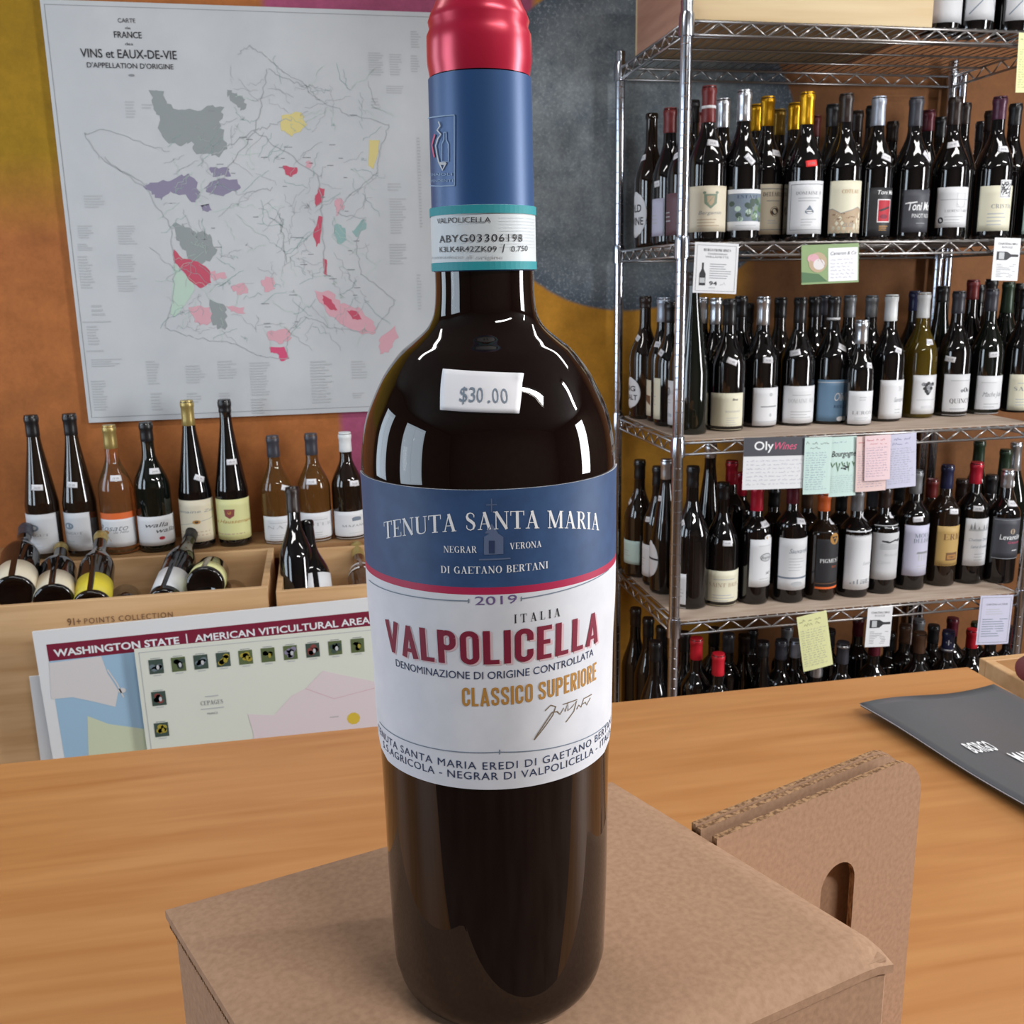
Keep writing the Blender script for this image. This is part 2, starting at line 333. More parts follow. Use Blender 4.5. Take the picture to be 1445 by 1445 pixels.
# ------------------------------------------------------------------ the room
def mural():
    m = mat('mural', (200, 120, 50), .75, spec=.3); N, L, b = nodes(m)
    tc = N.new('ShaderNodeTexCoord'); sp = N.new('ShaderNodeSeparateXYZ')
    nz = N.new('ShaderNodeTexNoise'); nz.inputs['Scale'].default_value = 3; nz.inputs['Detail'].default_value = 5
    L.new(tc.outputs['Object'], nz.inputs[0])
    wob = N.new('ShaderNodeVectorMath'); wob.operation = 'MULTIPLY_ADD'
    wob.inputs[1].default_value = (.05, .05, .05); L.new(nz.outputs['Color'], wob.inputs[0]); L.new(tc.outputs['Object'], wob.inputs[2])
    L.new(wob.outputs[0], sp.inputs[0])
    X, Z = sp.outputs[0], sp.outputs[2]
    def mth(op, a, bb=0, c=0):
        n = N.new('ShaderNodeMath'); n.operation = op
        for i, v in enumerate((a, bb, c)):
            if isinstance(v, (int, float)): n.inputs[i].default_value = v
            else: L.new(v, n.inputs[i])
        return n.outputs[0]
    def step(v, at, soft=.01):
        n = N.new('ShaderNodeMapRange'); n.inputs[1].default_value = at-soft; n.inputs[2].default_value = at+soft; L.new(v, n.inputs[0]); return n.outputs[0]
    def mix(f, a, c):
        n = N.new('ShaderNodeMix'); n.data_type = 'RGBA'; L.new(f, n.inputs[0])
        for i, v in ((6, a), (7, c)):
            if isinstance(v, tuple): n.inputs[i].default_value = lin(v)
            else: L.new(v, n.inputs[i])
        return n.outputs[2]
    base = mix(step(X, .5, .04), (176, 108, 58), (204, 144, 48))                       # orange left, yellow beyond the magenta
    gold = mth('MULTIPLY', mth('SUBTRACT', 1, step(X, -.50, .06)), step(Z, 1.80, .10))
    base = mix(gold, base, (160, 124, 26))
    brn = step(X, 1.16, .05); base = mix(brn, base, (134, 88, 52))
    mag = mth('MULTIPLY', step(X, .065), mth('SUBTRACT', 1, step(X, .47)))
    mag2 = mth('MAXIMUM', mag, mth('MULTIPLY', mth('MULTIPLY', step(X, -.05), mth('SUBTRACT', 1, step(X, .60))), step(Z, 2.19)))
    base = mix(mag2, base, (170, 84, 118))
    # the slate disc
    dx = mth('SUBTRACT', X, .8475); dz = mth('SUBTRACT', Z, 1.915)
    dxs = mth('MULTIPLY', dx, mth('SUBTRACT', 1, mth('MULTIPLY', step(dx, 0), .13)))
    d = mth('SQRT', mth('ADD', mth('MULTIPLY', dxs, dxs), mth('MULTIPLY', dz, dz)))
    disc = mth('SUBTRACT', 1, step(d, .413, .004))
    n2 = N.new('ShaderNodeTexNoise'); n2.inputs['Scale'].default_value = 7; n2.inputs['Detail'].default_value = 14; n2.inputs['Roughness'].default_value = .82
    L.new(tc.outputs['Object'], n2.inputs[0])
    r = N.new('ShaderNodeValToRGB'); e = r.color_ramp.elements
    e[0].position = .32; e[0].color = lin((96, 110, 120)); e[1].position = .66; e[1].color = lin((172, 180, 184)); L.new(n2.outputs[0], r.inputs[0])
    rim = mix(mth('MULTIPLY', step(d, .34, .06), .8), r.outputs[0], (68, 80, 96))
    n5 = N.new('ShaderNodeTexNoise'); n5.inputs['Scale'].default_value = 130; n5.inputs['Detail'].default_value = 3; L.new(tc.outputs['Object'], n5.inputs[0])
    rim = mix(mth('MULTIPLY', step(n5.outputs[0], .60, .08), .35), rim, (190, 200, 204))
    base = mix(disc, base, rim)
    # sponge mottling
    n3 = N.new('ShaderNodeTexNoise'); n3.inputs['Scale'].default_value = 11; n3.inputs['Detail'].default_value = 13; n3.inputs['Roughness'].default_value = .78
    L.new(tc.outputs['Object'], n3.inputs[0])
    hs = N.new('ShaderNodeHueSaturation'); L.new(base, hs.inputs['Color'])
    L.new(mth('MULTIPLY_ADD', n3.outputs[0], 1.3, .33), hs.inputs['Value'])
    L.new(hs.outputs[0], b.inputs['Base Color'])
    bp = N.new('ShaderNodeBump'); bp.inputs['Strength'].default_value = .25; bp.inputs['Distance'].default_value = .004
    L.new(n2.outputs[0], bp.inputs['Height']); L.new(bp.outputs[0], b.inputs['Normal'])
    return m
mural()
WY = 2.57
noisy('plaster', (112, 98, 86), (100, 88, 78), (4, 4, 4), .9)
noisy('ceiling_paint', (120, 118, 116), (112, 110, 108), (4, 4, 4), .9)
noisy('floor_concrete', (120, 100, 86), (96, 78, 66), (3, 3, 3), .5)
def wallmesh(name, rects, m):
    b = MB()
    for r in rects: b.box(*r)
    o = b.build(name, m); o['kind'] = 'structure'; return o
XL, XR, YF, ZC = -2.6, 3.8, -2.5, 2.9
wallmesh('wall_back', [(XL-.1, XR+.1, WY, WY+.12, 0, ZC)], 'mural')
wallmesh('floor', [(XL-.1, XR+.1, YF-.1, WY+.12, -.1, 0)], 'floor_concrete')
wallmesh('ceiling', [(XL-.1, XR+.1, YF-.1, WY+.12, ZC, ZC+.1)], 'ceiling_paint')
wallmesh('wall_left', [(XL-.1, XL, YF, WY, 0, .95), (XL-.1, XL, YF, WY, 2.55, ZC), (XL-.1, XL, YF, -.7, .95, 2.55), (XL-.1, XL, .4, 1.3, .95, 2.55), (XL-.1, XL, 2.2, WY, .95, 2.55)], 'plaster')
wallmesh('wall_right', [(XR, XR+.1, YF, WY, 0, .95), (XR, XR+.1, YF, WY, 2.55, ZC), (XR, XR+.1, YF, -.4, .95, 2.55), (XR, XR+.1, .3, WY, .95, 2.55)], 'plaster')
wallmesh('wall_front', [(XL, XR, YF-.1, YF, 0, ZC)], 'plaster')
mat('window_frame', (225, 222, 215), .5); mat('pane', (255, 255, 255), .0, trans=1)
def window(n, axis, p, a0, a1, z0, z1):
    e = empty('window_%d' % n); e['kind'] = 'structure'
    b = MB(); w = .05; g = MB()
    def bx(B, u0, u1, zz0, zz1, t):
        if axis == 'x': B.box(p-t, p+t, u0, u1, zz0, zz1)
        else: B.box(u0, u1, p-t, p+t, zz0, zz1)
    mid = (a0+a1)/2
    for u0, u1, q0, q1 in ((a0, a0+w, z0, z1), (a1-w, a1, z0, z1), (a0+w, a1-w, z0, z0+w), (a0+w, a1-w, z1-w, z1), (mid-w/2, mid+w/2, z0+w, z1-w)): bx(b, u0, u1, q0, q1, .03)
    bx(g, a0+w, mid-w/2, z0+w, z1-w, .003); bx(g, mid+w/2, a1-w, z0+w, z1-w, .003)
    b.build('window_frame', 'window_frame', e); g.build('pane', 'pane', e)
window(1, 'x', XL-.06, -.7, .4, .95, 2.55); window(2, 'x', XL-.06, 1.3, 2.2, .95, 2.55); window(3, 'x', XR+.06, -.4, .3, .95, 2.55)
for i, (lx, ly) in enumerate(CEIL_FILL_LAMPS):
    f = MB(); f.box(-.62, .62, -.09, .09, .005, .05); f.box(-.62, .62, -.09, -.08, -.03, .005); f.box(-.62, .62, .08, .09, -.03, .005)
    o = f.build('ceiling_and_fill_lamp', 'window_frame', loc=(lx, ly, 2.85)); tag(o, 'white fluorescent ceiling lamp housing outside the view, the %s one' % ['near', 'right-hand', 'added far left', 'added far right'][i], 'lamp', 'ceiling lamps')  # the two far housings only go with the added fill lights

# ------------------------------------------------------------------ bottles
def sm(t): return t*t*(3-2*t)
def profile(kind, H, R, rn=.0142):
    P = [(R*.80, 0), (R*.93, .0015), (R*.985, .006), (R, .012)]
    hb, hn = {'bu': (.49, .77), 'bo': (.62, .755), 'ho': (.38, .86), 'ch': (.44, .80)}[kind]
    P.append((R, H*hb))
    n = 12
    for i in range(1, n+1):
        t = i/n; z = H*(hb+(hn-hb)*t)
        if kind == 'bo': r = rn+(R-rn)*sqrt(max(0, 1-t**2.2))*(1-t*.25)**.5 if t < .8 else None
        if kind == 'bo':
            r = rn*1.05+(R-rn*1.05)*(cos(t*pi)*.5+.5)**.62
        elif kind == 'ho': r = rn+(R-rn)*(1-t)**1.25*(1+.25*t) if t < 1 else rn
        else: r = rn*1.06+(R-rn*1.06)*(cos(t*pi)*.5+.5)**.85
        P.append((min(r, R), z))
    P += [(rn, H*.93), (rn, H-.014), (rn+.0016, H-.013), (rn+.0016, H-.004), (rn, H-.0005)]
    return P
def radat(P, z):
    if z <= P[0][1]: return P[0][0]
    for (r0, z0), (r1, z1) in zip(P, P[1:]):
        if z <= z1: return r0+(r1-r0)*((z-z0)/(z1-z0) if z1 > z0 else 1)
    return P[-1][0]
def surf(P, a, z, e):
    r = radat(P, z)+e; return (r*sin(a), -r*cos(a), z)
def on_bottle(P, ang0, z0, R):                    # (u, v) metres of a paper lying round the bottle
    return lambda u, v, e: surf(P, ang0+u/R, z0+v, e)
def patch(name, P, a0, a1, z0, z1, m, parent, eps=.0007, nu=12, nv=1, rot=0, shape=None):
    """curved paper with real thickness on the bottle"""
    ac, zc = (a0+a1)/2, (z0+z1)/2; V = []; F = []
    R = radat(P, zc); row = nu+1
    for lay in (eps, eps*.2):
        for j in range(nv+1):
            for i in range(nu+1):
                x = (a0-ac+(a1-a0)*i/nu)*R; y = z0-zc+(z1-z0)*j/nv
                if shape == 'round':                   # squeezes the grid to a disc
                    hw, hh = (a1-a0)/2*R, (z1-z0)/2; t = y/hh; x *= sqrt(max(0.02, 1-t*t))
                if shape == 'crest' and j == nv and abs(i-nu*.62) < nu*.2: y += (z1-z0)*.12
                if rot: x, y = x*cos(rot)-y*sin(rot), x*sin(rot)+y*cos(rot)
                V.append(surf(P, ac+x/R, zc+y, lay))
    n = row*(nv+1)
    for j in range(nv):
        for i in range(nu):
            q = j*row+i; F.append((q, q+1, q+1+row, q+row)); F.append((n+q+row, n+q+1+row, n+q+1, n+q))
    for i in range(nu): F.append((n+i, n+i+1, i+1, i)); q = nv*row+i; F.append((q, q+1, n+q+1, n+q))
    for j in range(nv): q = j*row; F.append((q, q+row, n+q+row, n+q)); q += nu; F.append((n+q, n+q+row, q+row, q))
    return mesh(name, V, F, m, parent, None, True)
def capsule(P, H, ln, m, parent, ring=True, n=24):
    rn = radat(P, H-.02)+.0006; prof = [(radat(P, H-ln)+.0003, H-ln), (radat(P, H-ln)+.0008, H-ln+.001)]
    for k in range(1, 4): z = H-ln+(ln-.018)*k/3; prof.append((radat(P, z)+.0008, z))
    if ring: prof += [(rn+.0014, H-.0145), (rn+.0016, H-.012), (rn+.0016, H-.005), (rn+.0004, H-.0035)]
    else: prof += [(rn+.0006, H-.012), (rn+.0006, H-.004)]
    prof += [(rn+.0002, H+.0006), (rn*.6, H+.0012)]
    b = MB(); b.lathe(prof, n); o = b.build('capsule', m, parent); return autosmooth(o, 40)

def art(kind, w, h, R):
    """what is printed on a label of half width w and height h (metres, u centred, v from the lower edge)"""
    p = Print(); g = 'grey'
    def small(n=3, v0=.12, v1=.35, ink='ltgrey'): p.block(-w*.55, w*.55, h*v0, h*v1, n, ink, .3)
    if isinstance(kind, tuple): kind, a, *rest = kind
    if kind == 'text':                                   # a name line above small print
        ink = rest[0] if rest else 'grey'; p.text(a, -w*.7, w*.7, h*.55, h*.11, ink, serif=True); small(); p.rect(-w*.5, h*.75, w*.5, h*.77, 'ltgrey')
    elif kind == 'low':
        p.text(a, -w*.7, w*.7, h*.30, h*.10, 'grey', serif=True); small(2, .1, .22); p.block(-w*.3, w*.3, h*.7, h*.85, 2, 'ltgrey', .3)
    elif kind == 'crest':
        p.poly([(-w*.28, h*.82), (w*.28, h*.82), (w*.26, h*.62), (0, h*.50), (-w*.26, h*.62)], 'sage'); p.layer = 1
        p.poly([(-w*.16, h*.78), (w*.16, h*.78), (w*.14, h*.64), (0, h*.56), (-w*.14, h*.64)], 'tan'); p.line([(-w*.12, h*.62), (w*.1, h*.76)], h*.02, 'sage')
        p.ell(-w*.26, h*.85, w*.07, h*.03, 'sage'); p.ell(w*.26, h*.85, w*.07, h*.03, 'sage'); p.layer = 0
        p.text('Bergamin', -w*.5, w*.5, h*.38, h*.08, 'grey', shear=.3); small(3, .1, .3, 'tan')
    elif kind == 'landscape':
        p.rect(-w, h*.22, w, h*.9, 'slate', 10); p.layer = 1; random.seed(3)
        for i in range(26):
            u = random.uniform(-w*.9, w*.9); v = random.uniform(h*.26, h*.75); p.ell(u, v, w*.14, h*.07, random.choice(['green', 'sage', 'mmint', 'leafdark', 'yellow'][:4]), 7)
        p.text('ESTATE', -w*.5, w*.5, h*.78, h*.08, 'navy', serif=True); small(1, .08, .16)
    elif kind == 'seal':
        p.text(a, -w*.75, w*.75, h*.76, h*.08, 'black', serif=True); p.ell(w*.1, h*.46, w*.34, h*.1, 'brown'); p.layer = 1; p.ell(w*.1, h*.46, w*.24, h*.07, 'black'); p.layer = 0
        p.rect(-w, h*.9, w, h*.915, 'grey', 8); p.rect(-w, h*.09, w, h*.105, 'grey', 8); p.rect(-w*.5, h*.66, w*.5, h*.675, 'grey', 4); p.block(-w*.4, w*.4, h*.2, h*.3, 2, 'ltgrey', .3)
    elif kind == 'pear':
        p.frame(-w*.86, h*.07, w*.86, h*.94, h*.012, 'grey', 8); p.text(a, -w*.62, w*.62, h*.74, h*.06, 'grey', serif=True); p.block(-w*.5, w*.5, h*.6, h*.7, 2, 'ltgrey', .4)
        p.ell(0, h*.42, w*.2, h*.05, 'slate'); p.layer = 1; p.poly([(-w*.15, h*.45), (w*.15, h*.45), (0, h*.54)], 'slate'); p.line([(-w*.16, h*.42), (w*.16, h*.42)], h*.01, 'black'); p.layer = 0
        p.block(-w*.35, w*.35, h*.14, h*.3, 3, 'ltgrey', .3)
    elif kind == 'hills':
        p.poly([(-w, 0), (w, 0), (w, h*.42), (w*.5, h*.5), (w*.1, h*.44), (-w*.4, h*.38), (-w*.8, h*.47), (-w, h*.46)][::1], 'tan'); p.layer = 1
        p.line([(-w, h*.46), (-w*.8, h*.47), (-w*.4, h*.38), (w*.1, h*.44), (w*.5, h*.5), (w, h*.42)], h*.012, 'grey')
        p.text('COTEAU', -w*.4, w*.5, h*.76, h*.07, 'gold', serif=True); p.text('CLOS', -w*.3, w*.3, h*.12, h*.08, 'grey', shear=.3)
        for i in range(9): p.ell(random.uniform(-w*.8, w*.8), random.uniform(h*.2, h*.38), w*.1, h*.012, 'brown', 6)
    elif kind == 'redbox':
        p.rect(-w*.45, h*.28, w*.55, h*.76, 'white', 4); p.layer = 1; p.rect(-w*.40, h*.30, w*.50, h*.74, 'red', 4); p.layer = 2
        p.poly([(-w*.35, h*.54), (w*.4, h*.62), (w*.45, h*.58), (-w*.3, h*.50)], 'black'); p.ell(0, h*.4, w*.3, h*.05, 'maroon', 10); p.layer = 0
        p.text('Toni Mo', -w*.5, w*.8, h*.86, h*.09, 'white', bold=.01, shear=.2); p.block(-w*.3, w*.4, h*.1, h*.22, 3, 'gold', .4)
    elif kind == 'script':
        p.text('Toni Mo', -w*.7, w*.8, h*.52, h*.2, 'white', bold=.02, shear=.2); p.line([(-w*.85, h*.68), (-w*.2, h*.71)], h*.03, 'white')
        p.text('PINOT NOIR', -w*.45, w*.85, h*.34, h*.1, 'white'); p.rect(-w*.2, h*.2, w*.4, h*.22, 'grey', 3)
    elif kind == 'shield':
        p.frame(w*.0, h*.5, w*.5, h*.85, h*.01, 'ltgrey'); p.line([(w*.0, h*.6), (w*.25, h*.45), (w*.5, h*.6)], h*.01, 'ltgrey')
        p.rect(-w*.8, h*.68, w*.8, h*.70, 'ltgrey', 6); p.text('LAURENT FABRE', -w*.55, w*.75, h*.38, h*.06, 'grey', serif=True); p.ell(-w*.72, h*.18, w*.13, h*.08, 'black'); small(3, .08, .3)
    elif kind == 'stamp':
        p.rect(-w*.05, h*.72, w*.6, h*1.12, 'white', 4); p.layer = 1; p.frame(-w*.02, h*.74, w*.57, h*1.1, h*.012, 'grey'); random.seed(5)
        for i in range(16): p.line([(random.uniform(0, w*.55), random.uniform(h*.76, h*1.08)), (random.uniform(0, w*.55), random.uniform(h*.76, h*1.08))], h*.02, 'black')
        p.layer = 0; p.text('CRISTIA', -w*.4, w*.75, h*.5, h*.09, 'grey', serif=True); small(4, .1, .42)
    elif kind == 'vine':
        p.line([(-w*.8, h*.1), (-w*.2, h*.3), (-w*.1, h*.8), (-w*.5, h*1)], h*.02, 'slate'); p.line([(w*.8, h*.2), (w*.3, h*.5), (w*.6, h*.95)], h*.02, 'slate')
        p.ell(-w*.3, h*.7, w*.2, h*.08, 'mteal', 10)
    elif kind == 'grapes':
        for i, (du, dv) in enumerate([(-.3, .12), (-.15, .1), (0, .14), (.15, .1), (.3, .12), (-.2, 0), (0, .02), (.2, 0), (-.1, -.08), (.1, -.08), (0, -.14)]): p.ell(w*du*1.1, h*(.66+dv*.9), w*.14, h*.05, 'black' if i % 3 else 'grey', 8)
        p.rect(-w*.7, h*.36, w*.7, h*.375, 'ltgrey', 5); p.text('BOTTEX', -w*.4, w*.4, h*.14, h*.07, 'ltgrey', serif=True)
    elif kind == 'quincy':
        p.rect(-w*.6, h*.84, w*.9, h*.86, 'ltgrey', 4); p.ell(w*.35, h*.62, w*.16, h*.06, 'black', 8); p.ell(w*.1, h*.6, w*.1, h*.04, 'grey', 8); p.ell(w*.6, h*.6, w*.1, h*.04, 'grey', 8)
        p.text('QUINCY', -w*.6, w*.8, h*.3, h*.11, 'black', serif=True); small(1, .12, .2)
    elif kind == 'cursive':
        p.text(a, -w*.6, w*.75, h*.46, h*.13, 'grey', shear=.4); p.block(-w*.5, w*.5, h*.15, h*.3, 2, 'ltgrey', .3); p.rect(-w*.7, h*.82, w*.2, h*.835, 'ltgrey', 3)
    elif kind == 'script_s':
        p.text(a, -w*.1, w*.9, h*.44, h*.12, 'grey', shear=.4); p.text('36', w*.2, w*.5, h*.72, h*.12, 'ltgrey', serif=False); p.block(0, w*.7, h*.12, h*.28, 2, 'ltgrey', .3)
    elif kind == 'bluescript':
        p.text('Olivier', -w*.1, w*.9, h*.5, h*.2, 'mapcream', shear=.3); p.rect(-w, h*.93, w, h*.95, 'mpale', 8); p.text('RIESLING', -w*.1, w*.8, h*.32, h*.08, 'navy'); p.ell(w*.25, h*.06, w*.2, h*.06, 'white', 10)
    elif kind == 'owl':
        p.text('Bos', w*.3, w*.62, h*.80, h*.06, 'black', shear=.3, bold=.02); p.text('ROSEMONT', -w*.05, w*.8, h*.48, h*.05, 'ltgrey', serif=True); p.block(w*.0, w*.7, h*.12, h*.36, 4, 'ltgrey', .2)
    elif kind == 'fleur':
        p.ell(w*.1, h*.82, w*.12, h*.05, 'ltgrey', 8); p.rect(-w*.5, h*.49, w*.6, h*.52, 'grey', 4); p.ell(w*.1, h*.28, w*.08, h*.05, 'ltgrey', 8); p.rect(-w*.85, h*.1, w*.85, h*.115, 'ltgrey', 8)
    elif kind == 'bigsalt':
        p.text(a, -w*.55, w*.6, h*.56, h*.17, 'black', bold=.02); p.text(rest[0], -w*.4, w*.75, h*.28, h*.17, 'black', bold=.02)
    elif kind == 'ringmark':
        p.add(*_strip([(w*.1+w*.3*cos(i*.4), h*.75+h*.08*sin(i*.4), h*.02) for i in range(17)]), 'black'); p.line([(w*.3, h*.85), (0, h*.62)], h*.015, 'black'); p.text('DRUET', -w*.1, w*.9, h*.7, h*.08, 'grey', serif=True); p.block(-w*.6, w*.6, h*.4, h*.6, 3, 'ltgrey', .3); p.text('BRETON', -w*.6, w*.7, h*.18, h*.08, 'slate', serif=True)
    elif kind == 'wedge':
        p.poly([(-w*.7, h*.6), (w*.9, h*.56), (w*.9, h*.3), (0, h*.42)], 'brown')
    elif kind == 'band':
        p.rect(-w, h*.5, w, h*.55, 'charcoal' if 'ink_charcoal' in MATS else 'black', 8)
    elif kind == 'chateau1':
        p.ell(w*.2, h*.62, w*.5, h*.09, 'grey', 14); p.layer = 1; p.ell(w*.2, h*.62, w*.42, h*.07, 'mpale', 14); p.layer = 2; p.text('Raynal', -w*.2, w*.65, h*.59, h*.06, 'black', shear=.3)
        p.layer = 0; p.text('2017', w*.2, w*.65, h*.26, h*.05, 'black', bold=.01); p.rect(-w*.4, h*.86, w*.9, h*.87, 'ltgrey', 5); p.block(-w*.3, w*.6, h*.08, h*.2, 2, 'ltgrey', .2)
        p.ell(w*.3, h*1.03, w*.32, h*.06, 'white', 12); p.layer = 1; p.ell(w*.3, h*1.03, w*.2, h*.035, 'tan', 10)
    elif kind == 'chateau2':
        p.rect(-w, h*.22, w, h*.255, 'slate', 8); p.text('Sauvarelle', -w*.4, w*.85, h*.72, h*.09, 'slate', shear=.35); p.block(-w*.4, w*.6, h*.36, h*.64, 5, 'ltgrey', .2); p.ell(w*.1, h*.12, w*.35, h*.05, 'ltgrey', 12)
    elif kind == 'pigment':
        p.ell(w*.25, h*.88, w*.38, h*.1, 'gold', 12); p.layer = 1; p.poly([(w*.0, h*.92), (w*.5, h*.92), (w*.25, h*.80)], 'black'); p.line([(w*.05, h*.86), (w*.25, h*.90), (w*.45, h*.86)], h*.02, 'gold'); p.layer = 0
        p.text('PIGMENT', -w*.75, w*.8, h*.47, h*.065, 'white', serif=True); p.text('2018', w*.1, w*.5, h*.38, h*.03, 'orange'); p.rect(-w, h*.01, w, h*.045, 'orange', 8); p.rect(-w, h*.1, w, h*.11, 'brown', 8)
    elif kind == 'tall':
        p.text('Domaine de la Tour', -w*.6, w*.8, h*.9, h*.04, 'ltgrey'); p.text('Sainte', w*.1, w*.75, h*.42, h*.06, 'ltgrey', shear=.3)
        for i in range(7): p.rect(-w*.6+i*w*.2, h*.1, -w*.52+i*w*.2, h*(.12+.03*(i % 3)), 'grey')
        p.block(w*.0, w*.8, h*.1, h*.18, 3, 'grey', .4)
    elif kind == 'vista':
        p.line([(-w*.4, h*.72), (w*.0, h*.69), (w*.4, h*.73), (w*.8, h*.70)], h*.025, 'black'); p.ell(w*.7, h*.73, w*.12, h*.02, 'black', 7); p.ell(-w*.2, h*.71, w*.2, h*.015, 'black', 7)
        for i in range(5): p.line([(-w*.5, h*(.66-i*.022)), (w*.7, h*(.64-i*.02))], h*.006, 'grey')
        p.rect(-w*.3, h*.95, w*.6, h*.96, 'ltgrey', 3); p.text('Brisson', -w*.2, w*.75, h*.44, h*.05, 'ltgrey'); p.text('Cotes', -w*.6, w*.2, h*.30, h*.06, 'ltgrey', shear=.3)
    elif kind == 'moulin':
        p.text('MOUL', -w*.35, w*.85, h*.76, h*.08, 'slate', serif=True); p.text('DELISSE', -w*.4, w*.95, h*.66, h*.08, 'slate', serif=True)
        p.poly([(-w*.1, h*.48), (w*.7, h*.48), (w*.8, h*.44), (-w*.2, h*.44)], 'grey')
        for i in range(4): p.rect(-w*.05+i*w*.2, h*.3, w*.03+i*w*.2, h*.44, 'ltgrey')
        p.block(-w*.1, w*.7, h*.12, h*.22, 2, 'ltgrey', .3)
    elif kind == 'erio':
        p.text('ERIO', -w*.55, w*.95, h*.66, h*.15, 'brown', serif=True); p.rect(-w*.3, h*.14, w*.6, h*.34, 'brown', 4); p.layer = 1; p.rect(-w*.2, h*.18, w*.5, h*.28, 'gold', 4); p.rect(-w*.1, h*.2, w*.4, h*.26, 'brown', 3); p.layer = 0; p.rect(-w*.7, h*.04, w*.8, h*.05, 'brown', 5)
    elif kind == 'castle':
        p.rect(-w*.75, h*.74, w*.85, h*.78, 'ltgrey', 5)
        for x, t in ((-.6, .9), (-.4, .94), (-.1, .84), (.3, .88), (.6, .9)): p.poly([(w*(x-.1), h*.76), (w*(x+.1), h*.76), (w*x, h*t)], 'grey')
        p.text('Chateau Darde', -w*.7, w*.9, h*.53, h*.06, 'slate', serif=False, shear=.2); p.text('Saint Emilion', -w*.55, w*.8, h*.38, h*.06, 'slate', shear=.2); p.block(-w*.3, w*.5, h*.1, h*.28, 3, 'ltgrey', .25)
    elif kind == 'levantine':
        p.ell(w*.15, h*.68, w*.16, h*.07, 'tan', 8); p.text('Levantino', -w*.6, w*.95, h*.48, h*.13, 'white', shear=.1, bold=.01); p.text('Grenache', -w*.1, w*.8, h*.38, h*.06, 'pink', shear=.3); p.rect(-w, h*.95, w, h*.97, 'grey', 6); p.rect(-w, h*.0, w, h*.02, 'grey', 6); p.rect(w*.2, h*.2, w*.6, h*.22, 'white', 3)
    elif kind == 'emblem':                                  # grey oval emblem, fine text below
        p.ell(-w*.05, h*.66, w*.26, h*.09, 'slate', 12); p.layer = 1; p.ell(-w*.05, h*.66, w*.16, h*.05, 'mpale', 10); p.layer = 0
        p.text('WEINGUT', -w*.6, w*.6, h*.44, h*.06, 'grey', serif=True); p.rect(-w*.55, h*.38, w*.5, h*.39, 'ltgrey', 4); p.block(-w*.4, w*.4, h*.12, h*.3, 2, 'ltgrey', .25)
    elif kind == 'rosato':
        p.rect(-w, h*.93, w, h*1.14, 'orange', 10); p.text('Rosato', -w*.6, w*.6, h*.55, h*.2, 'grey', shear=.4); p.ell(-w*.25, h*.5, w*.14, h*.07, 'gold', 8); p.line([(-w*.3, h*.5), (-w*.05, h*.2)], h*.012, 'gold'); p.text('de Nilo', w*.05, w*.6, h*.46, h*.08, 'grey', shear=.3)
    elif kind == 'walla':
        p.text('walla', -w*.5, w*.4, h*.64, h*.16, 'black', shear=.3); p.text('walla', -w*.1, w*.75, h*.44, h*.16, 'black', shear=.3); p.ell(w*.1, h*.25, w*.12, h*.06, 'red', 8)
    elif kind == 'zind':
        p.text('Domaine Zell', -w*.85, w*.85, h*.70, h*.07, 'grey', shear=.2); p.ell(w*.1, h*.48, w*.14, h*.05, 'gold', 8); p.layer = 1; p.ell(w*.1, h*.48, w*.06, h*.03, 'black', 7); p.layer = 0
        p.line([(-w*.9, h*.34), (-w*.5, h*.4), (w*.3, h*.5), (w*.9, h*.56)], h*.008, 'grey'); p.block(-w*.6, w*.6, h*.12, h*.28, 2, 'tan', .25)
    elif kind == 'heart':
        p.poly([(-w*.18, h*.76), (w*.18, h*.76), (w*.15, h*.60), (0, h*.53), (-w*.15, h*.60)], 'leafred'); p.layer = 1; p.ell(0, h*.68, w*.07, h*.05, 'gold', 7); p.layer = 0
        p.text('Clos Haussemann', -w*.9, w*.9, h*.42, h*.09, 'gold', shear=.35); p.block(-w*.6, w*.6, h*.1, h*.2, 1, 'tan', .25)
    elif kind == 'mazan':
        p.ell(w*.2, h*.74, w*.24, h*.07, 'slate', 10); p.rect(-w*.02, h*.66, w*.42, h*.74, 'slate', 3); p.text('MAZANES', -w*.5, w*.8, h*.45, h*.07, 'grey', serif=True); p.rect(-w*.2, h*.22, w*.5, h*.23, 'ltgrey', 3)
    elif kind == 'plain':
        p.block(-w*.5, w*.5, h*.3, h*.6, 3, 'ltgrey', .25)
    return p

